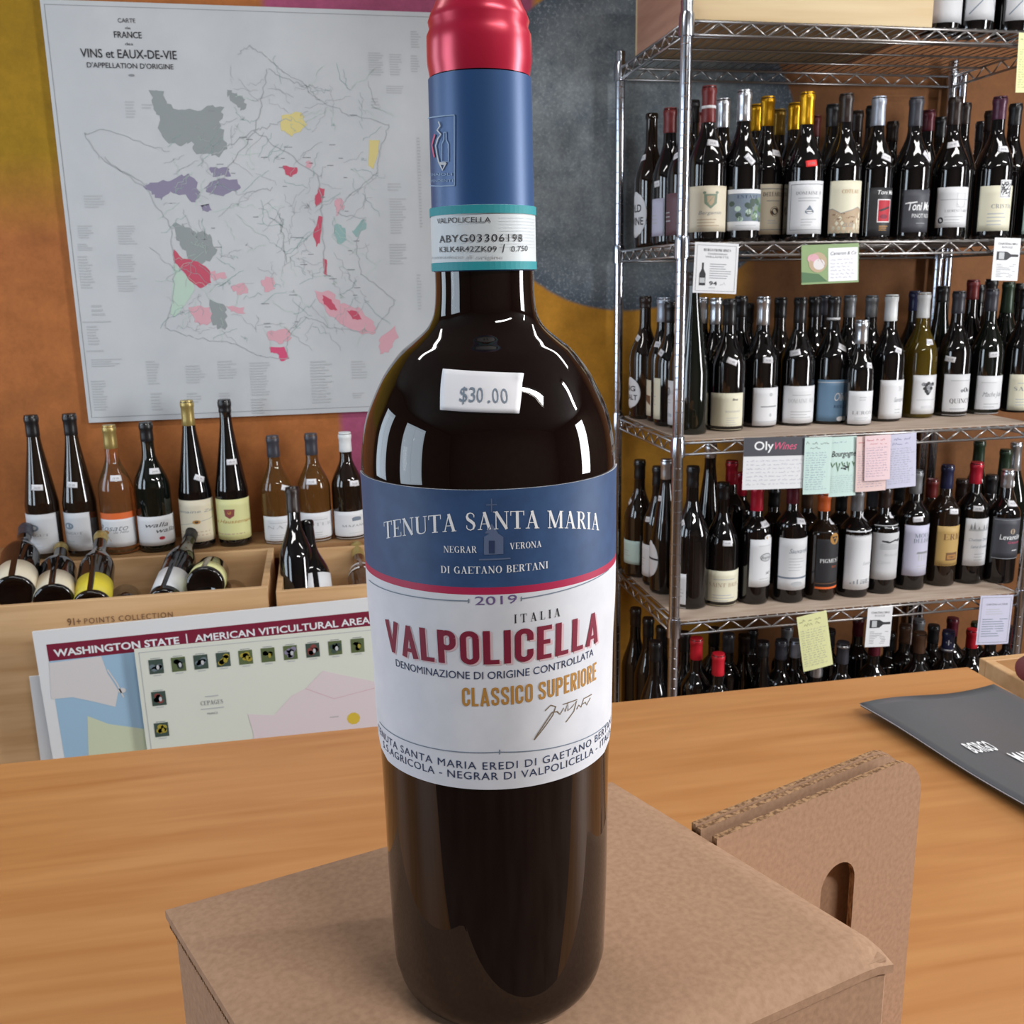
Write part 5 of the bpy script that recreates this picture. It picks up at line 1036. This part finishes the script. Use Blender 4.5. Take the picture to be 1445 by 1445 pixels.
# handle panel, perpendicular to the right side
p0 = atz(1012, 1184, BZ-.001); p1 = atz(1256, 1082, BZ-.001); pd = (p1-p0).to_2d().to_3d().normalized(); pn = Vector((pd.y, -pd.x, 0))
def onpanel(x, y): P = atplane(x, y, p0, pn); return ((P-p0).dot(pd), P.z)
W2 = onpanel(1294, 1180)[0]; rc = .021; zt = BZ-.001
hol = onpanel(1181, 1270); hr = abs(onpanel(1204, 1250)[0]-onpanel(1157, 1262)[0])/2; hz = onpanel(1185, 1218)[1]
def panel_outline():
    o = [(0, CZ+.001), (W2, CZ+.001), (W2, zt-rc)]
    for i in range(1, 9): a = pi/2*i/8; o.append((W2-rc+rc*cos(a), zt-rc+rc*sin(a)))
    o.append((0, zt)); return o
hu = hol[0]; hole = []
for i in range(13): a = pi*i/12; hole.append((hu+hr*cos(a), hz-hr+hr*sin(a)))
for i in range(13): a = pi+pi*i/12; hole.append((hu+hr*cos(a), hz-hr-.045+hr*sin(a)))
def panel(off, th, dz, nm, m, m2, holed=False):
    bm = bmesh.new(); out_ = [(u, z-(dz if z > CZ+.05 else 0)) for u, z in panel_outline()]
    vo = [bm.verts.new((u, 0, z)) for u, z in out_]; vh = [bm.verts.new((u, 0, z)) for u, z in hole] if holed else []
    eo = [bm.edges.new((vo[i], vo[(i+1) % len(vo)])) for i in range(len(vo))]; eh = [bm.edges.new((vh[i], vh[(i+1) % len(vh)])) for i in range(len(vh))]
    bmesh.ops.triangle_fill(bm, use_beauty=True, edges=eo+eh)
    r = bmesh.ops.extrude_face_region(bm, geom=bm.faces[:]); bmesh.ops.translate(bm, verts=[v for v in r['geom'] if isinstance(v, bmesh.types.BMVert)], vec=(0, th, 0))
    bmesh.ops.recalc_face_normals(bm, faces=bm.faces[:])
    me = bpy.data.meshes.new(nm); 
    for f in bm.faces: f.material_index = 0 if abs(f.normal.y) > .7 else 1
    bm.to_mesh(me); bm.free(); me.materials.append(MATS[m]); me.materials.append(MATS[m2])
    o = bpy.data.objects.new(nm, me); COL.objects.link(o); o.parent = pan
    o.location = (0, off, 0); return o
pan = empty('handle_panel', (0, 0, 0)); pan.parent = box
pan.matrix_world = Matrix.Translation(Vector((p0.x, p0.y, 0)))@Matrix.Rotation(atan2(pd.y, pd.x), 4, 'Z')
bpy.context.view_layer.update()
Minv = (Matrix.Translation(box.location)@Matrix.Rotation(box.rotation_euler.z, 4, 'Z')).inverted()
pan.matrix_parent_inverse = Matrix.Identity(4); pan.matrix_basis = Minv@Matrix.Translation(Vector((p0.x, p0.y, 0)))@Matrix.Rotation(atan2(pd.y, pd.x), 4, 'Z')
panel(0, .0028, 0, 'cardboard_ply', 'cardboard', 'cardboard_edge', True); panel(.0095, .0026, .0006, 'cardboard_ply', 'cardboard', 'cardboard_edge'); panel(.0125, .0024, -.0002, 'cardboard_ply', 'cardboard', 'cardboard_edge')

# ------------------------------------------------------------------ the large bottle
DB = .28; AZ = radians(9.62)
bc = Vector((sin(AZ)*DB, cos(AZ)*DB, BZ))
sil = [(606, 727, 2), (598, 734, 20), (594, 738, 34), (592, 740, 60), (593, 741, 100), (597.5, 739.5, 110), (603, 744, 290), (607, 747, 378), (608.5, 748, 410), (606, 750.5, 438), (600, 757, 455), (592, 768, 467), (576, 785, 481), (558.5, 803, 496), (536.7, 824.5, 525), (522, 839, 554), (510.5, 850.6, 583), (505, 858, 613), (504, 863, 650), (508, 863, 690), (516, 863, 827), (524, 860.6, 900), (531, 859, 1000), (538, 855.5, 1100), (548, 855, 1234), (556, 851.5, 1330)]
prof = []
for l, r_, y in sil:
    vl, vr = ray(l, y), ray(r_, y); h2 = (atan2(vr.x, vr.y)-atan2(vl.x, vl.y))/2
    R_ = DB*sin(h2); s_ = DB*cos(h2); z = .5*(vl.z/hypot(vl.x, vl.y)+vr.z/hypot(vr.x, vr.y))*s_; prof.append((R_, CAM.z+z-BZ))
prof = sorted(prof, key=lambda t: t[1])
RB = prof[0][0]; zlow = prof[0][1]
base = [(RB*.78, 0.0003), (RB*.90, .0012), (RB*.965, .005), (RB*.99, .010)]
prof = [p for p in base if p[1] < zlow-.001]+prof
# smooth resample (Catmull-Rom through the measured points)
def cr(P, n=5):
    out = []
    for i in range(len(P)-1):
        p0_, p1_, p2_, p3_ = P[max(0, i-1)], P[i], P[i+1], P[min(len(P)-1, i+2)]
        for k in range(n):
            t = k/n; f = lambda a, b, c, d: .5*((2*b)+(-a+c)*t+(2*a-5*b+4*c-d)*t*t+(-a+3*b-3*c+d)*t**3)
            out.append((f(p0_[0], p1_[0], p2_[0], p3_[0]), f(p0_[1], p1_[1], p2_[1], p3_[1])))
    return out+[P[-1]]
HM = prof[-1][1]
zc0 = None
def idx(y): return min(range(len(prof)), key=lambda i: 0)
# split into glass (up to the strip) and capsule
big = empty('wine_bottle', bc, -AZ, 'large dark red wine bottle with blue and white label standing on the cardboard box', 'bottle')
znk = [p for p in prof if abs(p[0]-prof[-6][0]) < .002]
# cleaned neck: monotone radii
rn_ = sum(p[0] for p in prof[-9:-5])/4
gl = [p for p in prof if p[1] <= prof[-8][1]+.00001]
neckr = prof[-8][0]
gp = cr(gl, 5)+[(neckr-.0008, gl[-1][1]+.001), (.0128, prof[-7][1]), (.0128, HM-.004)]
b = MB(); b.lathe(gp, 96); autosmooth(b.build('glass_body', 'main_glass', big), 60)
PB = gp
def cyl_hit(x, y, zfix=None):
    """picture point -> (angle from the camera-facing line, height) on the big bottle"""
    v = ray(x, y); z = .1
    for _ in range(30):
        R_ = radat(PB2, z); o2 = Vector((CAM.x-bc.x, CAM.y-bc.y)); d2 = Vector((v.x, v.y)); a_ = d2.dot(d2); b_ = 2*o2.dot(d2); c_ = o2.dot(o2)-R_*R_
        D_ = b_*b_-4*a_*c_
        if D_ < 0: D_ = 0
        t = (-b_-sqrt(D_))/(2*a_); P_ = CAM+v*t; z = .5*z+.5*(P_.z-BZ)
    w = Vector((P_.x-bc.x, P_.y-bc.y)); rx = Vector((cos(AZ), -sin(AZ))); fx = Vector((-sin(AZ), -cos(AZ)))
    return atan2(w.dot(rx), w.dot(fx)), z
# capsule geometry
yb = lambda i: prof[i][1]
cap_z0 = prof[-6][1]          # red band lower edge level
PB2 = [p for p in PB if p[1] < prof[-8][1]]+prof[-8:]
a_, zs0 = cyl_hit(671, 381); a_, zs1 = cyl_hit(671, 289); _, zr0 = cyl_hit(668, 92)
def ringpart(nm, pts, m, par=None, n=96): q = MB(); q.lathe(pts, n); return autosmooth(q.build(nm, m, par or big), 40)
mat('capsule_blue', (44, 82, 132), .42, .15); mat('capsule_red', (196, 34, 66), .3, .25)
rs = lambda z: radat(PB2, z)
zs = [zs0+(zr0-zs0)*i/8 for i in range(9)]
capb = ringpart('blue_capsule', [(neckr-.0003, zs0-.0005)]+[(rs(z)+.0004 if z < zr0 else rs(zr0)+.0003, z) for z in [zs0+(zr0-.001-zs0)*i/8 for i in range(9)]], 'capsule_blue')
rt = max(p[0] for p in prof[-6:])
zy = lambda k: prof[-k][1]
top = [(rs(zr0)-.0002, zr0-.0006), (rt-.0004, zr0+.0008), (rt, zr0+.003), (rt, zy(4)-.001), (rt-.0001, zy(4)+.0015), (prof[-3][0]-.0004, zy(3)-.0012), (prof[-3][0], zy(3)+.0004), (prof[-2][0], zy(2)), (prof[-2][0]-.0008, zy(2)+.0014), (prof[-1][0], zy(1)-.0002), (prof[-1][0]-.0012, zy(1)+.0012), (prof[-1][0]-.003, zy(1)+.002), (rt*.4, zy(1)+.0026)]
ringpart('red_capsule_top', top, 'capsule_red')
# neck strip
strip_white = mat('strip_white', (214, 222, 226), .5)
e = .0007
stp = ringpart('duty_strip', [(rs(zs0)+.0003, zs0), (rs(zs0)+e, zs0+.0001), (rs(zs1)+e, zs1), (rs(zs1)+.0003, zs1+.0001)], 'strip_white')
p = Print()
def bu(x, y, R_=None): a, z = cyl_hit(x, y); return a, z
RN = rs((zs0+zs1)/2)
fnN = lambda u, v, e_: ((RN+e_)*sin(u/RN), -(RN+e_)*cos(u/RN), v)
def fit(P_, s_, xa, ya, xb, yb_, hpx, ink, R_, xm=None, ym=None, **k):
    """fit a text line between two picture points (baseline ends) on the big bottle"""
    a0, z0 = cyl_hit(xa, ya); a1, z1 = cyl_hit(xb, yb_); xmid = xm or (xa+xb)/2
    am, zt_ = cyl_hit(xmid, (ym if ym else (ya+yb_)/2)-hpx); am, zm = cyl_hit(xmid, ym if ym else (ya+yb_)/2)
    if ym is None: bow = lambda u: (z1-z0)*(u/R_-a0)/(a1-a0)
    else:
        def bow(u):
            t = u/R_
            return z0*((t-am)*(t-a1))/((a0-am)*(a0-a1))+zm*((t-a0)*(t-a1))/((am-a0)*(am-a1))+z1*((t-a0)*(t-am))/((a1-a0)*(a1-am))-z0
    P_.text(s_, a0*R_, a1*R_, z0, zt_-zm, ink, bow=bow, **k)
hs_ = zs1-zs0
p.rect(-pi*RN*.98, zs0, pi*RN*.98, zs0+hs_*.13, 'teal', 60); p.rect(-pi*RN*.98, zs1-hs_*.13, pi*RN*.98, zs1, 'teal', 60)
for i in range(10): z = zs1-hs_*(.2+.05*i); p.rect(.004, z, .018, z+.00008, 'watermark', 8)
fit(p, 'VALPOLICELLA', 621, 316, 692, 314, 8, 'black', RN); fit(p, 'ABYG03306198', 624, 343, 734, 341, 11, 'black', RN, space=1.1); fit(p, 'K3LK4R42ZK09', 624, 356, 700, 355, 8, 'black', RN); fit(p, '0.750', 719, 355, 741, 354, 8, 'black', RN); fit(p, 'l', 707, 356, 711, 356, 12, 'black', RN, shear=.3, bold=.02); fit(p, 'Denominazione di origine', 606, 366, 708, 365, 5, 'ltgrey', RN)
p.build('lettering', fnN, stp, eps=e+.0002, sub=.002, step=.0001)
# embossed emblem on the capsule
RC = rs((zs1+zr0)/2)+.0004; p = Print(); fnC = lambda u, v, e_: ((RC+e_)*sin(u/RC), -(RC+e_)*cos(u/RC), v)
def cpt(x, y): a, z = cyl_hit(x, y); return (a*RC, z)
def cl(pts, w=.0003, ink='silverblue'): p.line([cpt(*q) for q in pts], w, ink)
cl([(606, 168), (620, 165), (643, 163)]); cl([(643, 163), (643, 262)]); cl([(606, 262), (625, 263), (643, 262)])
cl([(629, 187), (629, 197), (626, 204), (626, 228), (635, 228), (635, 204), (632, 197), (632, 187), (629, 187)])
cl([(622, 172), (624, 178), (620, 184), (625, 190), (621, 196), (618, 206), (620, 220), (622, 229), (627, 240), (632, 230)], .0005, 'mpale'); cl([(617, 190), (613, 205), (616, 222)], .0007, 'pink'); cl([(623, 231), (631, 231)], .0007, 'mpale')
fit(p, 'VIGNAIOLI', 607, 249, 640, 248, 4, 'silverblue', RC); fit(p, 'INDIPENDENTI', 606, 258, 641, 257, 4, 'silverblue', RC)
p.build('capsule_emblem', fnC, capb, eps=.00035, sub=.002)
# price sticker on the shoulder
def quadpatch(nm, corners, m, par, eps, n=14, mm=8):
    c = [cyl_hit(*q) for q in corners]; V = []; F = []
    for lay in (eps, eps*.2):
        for j in range(mm+1):
            for i in range(n+1):
                s, t = i/n, j/mm; a = (c[0][0]*(1-s)+c[1][0]*s)*(1-t)+(c[3][0]*(1-s)+c[2][0]*s)*t; z = (c[0][1]*(1-s)+c[1][1]*s)*(1-t)+(c[3][1]*(1-s)+c[2][1]*s)*t
                V.append(surf(PB2, a, z, lay+(.0012*max(0, s-.9)*10*max(0, .25-t)*4 if lay == eps else 0)))
    k = (n+1)*(mm+1)
    for j in range(mm):
        for i in range(n): q = j*(n+1)+i; F += [(q+n+1, q+n+2, q+1, q), (k+q, k+q+1, k+q+n+2, k+q+n+1)]
    for i in range(n): F.append((i, i+1, k+i+1, k+i)); q = mm*(n+1)+i; F.append((k+q, k+q+1, q+1, q))
    for j in range(mm): q = j*(n+1); F.append((k+q, k+q+n+1, q+n+1, q)); q += n; F.append((q, q+n+1, k+q+n+1, k+q))
    return mesh(nm, V, F, m, par, None, True)
st = quadpatch('price_sticker', [(626, 520), (736, 526), (732, 583), (622, 578)], 'paper_tagwhite', big, .0005)
am, zm = cyl_hit(680, 552); RS = rs(zm); p = Print()
a0, z0 = cyl_hit(649, 566); a1, z1 = cyl_hit(717, 569); _, zt_ = cyl_hit(683, 545); _, zb_ = cyl_hit(683, 567)
def sl(chs, xa, xb):
    aa, za = cyl_hit(xa, 566+(xa-649)*.045); ab, zb2 = cyl_hit(xb, 566+(xb-649)*.045); p.text(chs, aa*RS, ab*RS, za, zt_-zb_, 'slate')
for ch, xa, xb in (('$', 649, 660), ('3', 662, 671), ('0', 673, 682), ('.', 688, 692), ('0', 695, 704), ('0', 707, 717)): sl(ch, xa, xb)
p.build('price_lettering', lambda u, v, e_: surf(PB2, u/RS, v, e_), st, eps=.0007, sub=.001)
# main label
_, zl1 = cyl_hit(690, 692); _, zl0 = cyl_hit(704, 1113); _, zred = cyl_hit(682, 829.5)
a_l = -1.42; a_r = 1.46; RL = lambda z: rs(z)
noisy('label_white', (226, 229, 236), (214, 218, 226), (90, 90, 90), .55, lo=.3, hi=.7)
noisy('label_blue', (44, 74, 116), (50, 82, 126), (200, 200, 200), .5)
mat('label_red', (176, 34, 78), .5)
V = []; F = []; I = []; nu = 90; rows = []
nv = 40
for j in range(nv+1): rows.append(zl0+(zred-.0018-zl0)*j/nv)
rows += [zred+.0002]; rows += [zred+.0002+(zl1-zred)*j/8 for j in range(1, 9)]
crn = .012
for lay in (.00045, .00005):
    for z in rows:
        for i in range(nu+1):
            a = a_l+(a_r-a_l)*i/nu; Rz = .0355; hw = (a_r-a_l)/2; am_ = (a_l+a_r)/2
            lim = hw
            if z < zl0+crn: lim = hw-(crn-sqrt(max(0, crn**2-(zl0+crn-z)**2)))/Rz
            a = am_+(a-am_)*lim/hw; V.append(surf(PB2, a, z, lay))
k = len(V)//2; nr = len(rows)
for j in range(nr-1):
    for i in range(nu):
        q = j*(nu+1)+i; F += [(q, q+1, q+nu+2, q+nu+1), (k+q+nu+1, k+q+nu+2, k+q+1, k+q)]; mi = 0 if j < nv else (1 if j == nv else 2); I += [mi, mi]
for i in range(nu): F.append((k+i, k+i+1, i+1, i)); q = (nr-1)*(nu+1)+i; F.append((q, q+1, k+q+1, k+q)); I += [0, 0]
for j in range(nr-1): q = j*(nu+1); F.append((q, q+nu+1, k+q+nu+1, k+q)); q += nu; F.append((k+q, k+q+nu+1, q+nu+1, q)); I += [0, 0]
lab = mesh('label', V, F, ['label_white', 'label_red', 'label_blue'], big, I, True); autosmooth(lab, 60)
lab['label'] = 'blue and white paper label with red dividing line'
p = Print(); RT = .0355
def L2(x, y): a, z = cyl_hit(x, y); return (a*RT, z)
fit(p, 'TENUTA SANTA MARIA', 545, 760, 843, 748, 25, 'white', RT, xm=692, ym=746.5, serif=True)
fit(p, 'NEGRAR', 627, 778.5, 673, 779, 9, 'white', RT, serif=True); fit(p, 'VERONA', 719, 774.5, 763, 771, 9, 'white', RT, serif=True); fit(p, 'DI GAETANO BERTANI', 623, 807.5, 772, 801, 10, 'white', RT, xm=697, ym=808, serif=True)
def ll(pts, w=.00028, ink='faint'): p.line([L2(*q) for q in pts], w, ink)
ll([(693.5, 703), (693.5, 722)], .0003); ll([(686, 712), (701, 711.5)], .0003); p.poly([L2(684, 752), L2(703, 752), L2(694, 738)], 'faint'); p.poly([L2(683, 782), L2(710, 781), L2(710, 757), L2(697, 748), L2(683, 757)], 'faint'); ll([(676, 789), (720, 787)], .0004)
p.layer = 1; p.poly([L2(690, 780), L2(698, 780), L2(698, 762), L2(690, 762)], 'navy'); p.layer = 0
ink = 'slate'
def arcl(x0, y0, x1, y1, sag_x, sag_y, w=.0003): 
    a0, z0 = cyl_hit(x0, y0); a1, z1 = cyl_hit(x1, y1); p.line([((a0+(a1-a0)*i/24)*RT, z0+(z1-z0)*i/24) for i in range(25)], w, ink)
arcl(523, 818, 662, 847, 0, 0); arcl(735, 844, 857, 803, 0, 0); ll([(662, 844), (662, 850)], .0003, ink); ll([(735, 841), (735, 847)], .0003, ink)
arcl(538, 1018, 705, 1060, 0, 0); arcl(705, 1060, 855, 1019, 0, 0); ll([(705, 1056.5), (705, 1063)], .0003, ink)
fit(p, '2019', 671, 852.5, 729, 849.5, 12.5, 'purple', RT, xm=700, ym=852)
fit(p, 'ITALIA', 725, 878.5, 789, 868.5, 12, 'black', RT, serif=True, space=1.5)
p.layer = 0; fit(p, 'VALPOLICELLA', 551, 919.7, 843, 907, 47, 'shadowred', RT, xm=700, ym=938, serif='gothic')
p.layer = 1; fit(p, 'VALPOLICELLA', 550, 917.5, 841, 905, 47, 'maroon', RT, xm=698, ym=936, serif='gothic'); p.layer = 0
fit(p, 'DENOMINAZIONE DI ORIGINE CONTROLLATA', 561, 939, 835, 924, 11, 'navy', RT, xm=690, ym=957)
fit(p, 'CLASSICO SUPERIORE', 653, 995, 839, 958, 26, 'gold', RT, xm=750, ym=989, serif='gothic')
sg = [(768, 1002), (776, 994), (783, 996), (779, 1008), (768, 1024), (757, 1038), (753, 1043), (758, 1034), (770, 1016), (778, 1004), (785, 1003), (789, 1007), (794, 998), (796, 1003), (800, 990), (800, 1002), (806, 996), (812, 988), (808, 1003), (797, 1018)]
ll(sg, .00035, 'signature'); ll([(793, 993), (813, 986)], .0003, 'signature'); ll([(812, 1000), (815, 994), (818, 997), (822, 985), (833, 979)], .00035, 'signature'); ll([(820, 993), (824, 990), (826, 994), (831, 984)], .0003, 'signature')
a0, z0 = cyl_hit(540, 1050); am1, zmm = cyl_hit(700, 1084.5)
RX = RT; am2, zmm2 = cyl_hit(700, 1099)
hsm = cyl_hit(700, 1073.5)[1]-cyl_hit(700, 1084.5)[1]
p.text('TENUTA SANTA MARIA EREDI DI GAETANO BERTANI', -1.30*RT, 1.34*RT, zmm, hsm, 'navy', space=1.15); p.text('S.S.AGRICOLA - NEGRAR DI VALPOLICELLA - ITALIA', -1.16*RT, 1.32*RT, zmm2, hsm, 'navy', space=1.1)
p.build('lettering', lambda u, v, e_: surf(PB2, u/RT, v, e_), lab, eps=.00055, sub=.0016, step=.00006)

# ------------------------------------------------------------------ brochure on the counter
mat('brochure', (92, 94, 98), .28, spec=.6)
a3 = atz(1212, 1003, CZ+.004); b3 = atz(1402, 968, CZ+.004); c3 = atz(1445, 1165, CZ+.004)
u3 = (b3-a3); wb = u3.length; u3.normalize(); v3 = Vector((u3.y, -u3.x, 0)); hb_ = .285
root = empty('brochure', a3, 0, 'dark grey glossy brochure with white lettering on the counter at right', 'brochure'); root.location = (a3.x, a3.y, CZ); root.rotation_euler = (0, 0, atan2(u3.y, u3.x))
def bz(u, v): return .0082+.0028*sin(u/wb*pi*1.6+.9)+.0022*(1-v/hb_)*cos(u/wb*4)+.0012*sin(v*30+u*14)
def brsheet(dz, nm, m, dx=0):
    V = []; F = []; n = 20
    for j in range(n+1):
        for i in range(n+1): u, v = wb*i/n, hb_*j/n; V.append((u+dx, -v, bz(u, v)+dz))
    for j in range(n):
        for i in range(n): q = j*(n+1)+i; F.append((q+n+1, q+n+2, q+1, q))
    o = mesh(nm, V, F, m, root, None, True); s = o.modifiers.new('t', 'SOLIDIFY'); s.thickness = .0006; return o
cov = brsheet(0, 'cover', 'brochure'); brsheet(-.0015, 'inner_pages', 'paper_white', .0008); brsheet(-.003, 'back_cover', 'paper_black', .0015)
def bl(x, y):
    P_ = atz(x, y, CZ+.005); d = P_-a3; return d.dot(u3), d.dot(v3)
p = Print(); q0 = bl(1376, 1072); q1 = bl(1405, 1066); q2 = bl(1358, 1056)
ub, vb = q0; hgt = .020
p.text('BORGO', ub, ub+.029, -(vb), .020, 'white', bold=.02); ub2, vb2 = bl(1441, 1083); p.text('MARAGLIA', ub2+.001, ub2+.056, -vb2, .020, 'white', bold=.02)
p.build('lettering', lambda u, v, e_: (u, v, bz(u, -v)+e_), cov, eps=.0011, sub=.004)

# ------------------------------------------------------------------ crate with a bottle beyond the counter's right end
k1 = atz(1382, 928, 1.06)
b = MB(); b.box(k1.x+.004, 1.6, .55, k1.y-.002, .92, .958)
for tx_, ty_ in ((k1.x+.02, .57), (1.55, .57), (k1.x+.02, k1.y-.05), (1.55, k1.y-.05)): b.box(tx_, tx_+.04, ty_, ty_+.04, 0, .92)
tag(b.build('side_table', 'wood_ledge'), 'wooden side table beyond the right end of the counter', 'table')
crate('open_wooden_crate', k1.x, k1.x+.36, k1.y-.34, k1.y, .96, 1.06, 'shallow pale wooden crate beyond the right end of the counter', 'wood_light', t=.013)
lying(1600, 937, k1.y-.06, 1449, 944, k1.y-.12, 'bu', .036, 'dark_red', 'red capped bottle lying in the open crate at the right edge', H=.27, tip=True)
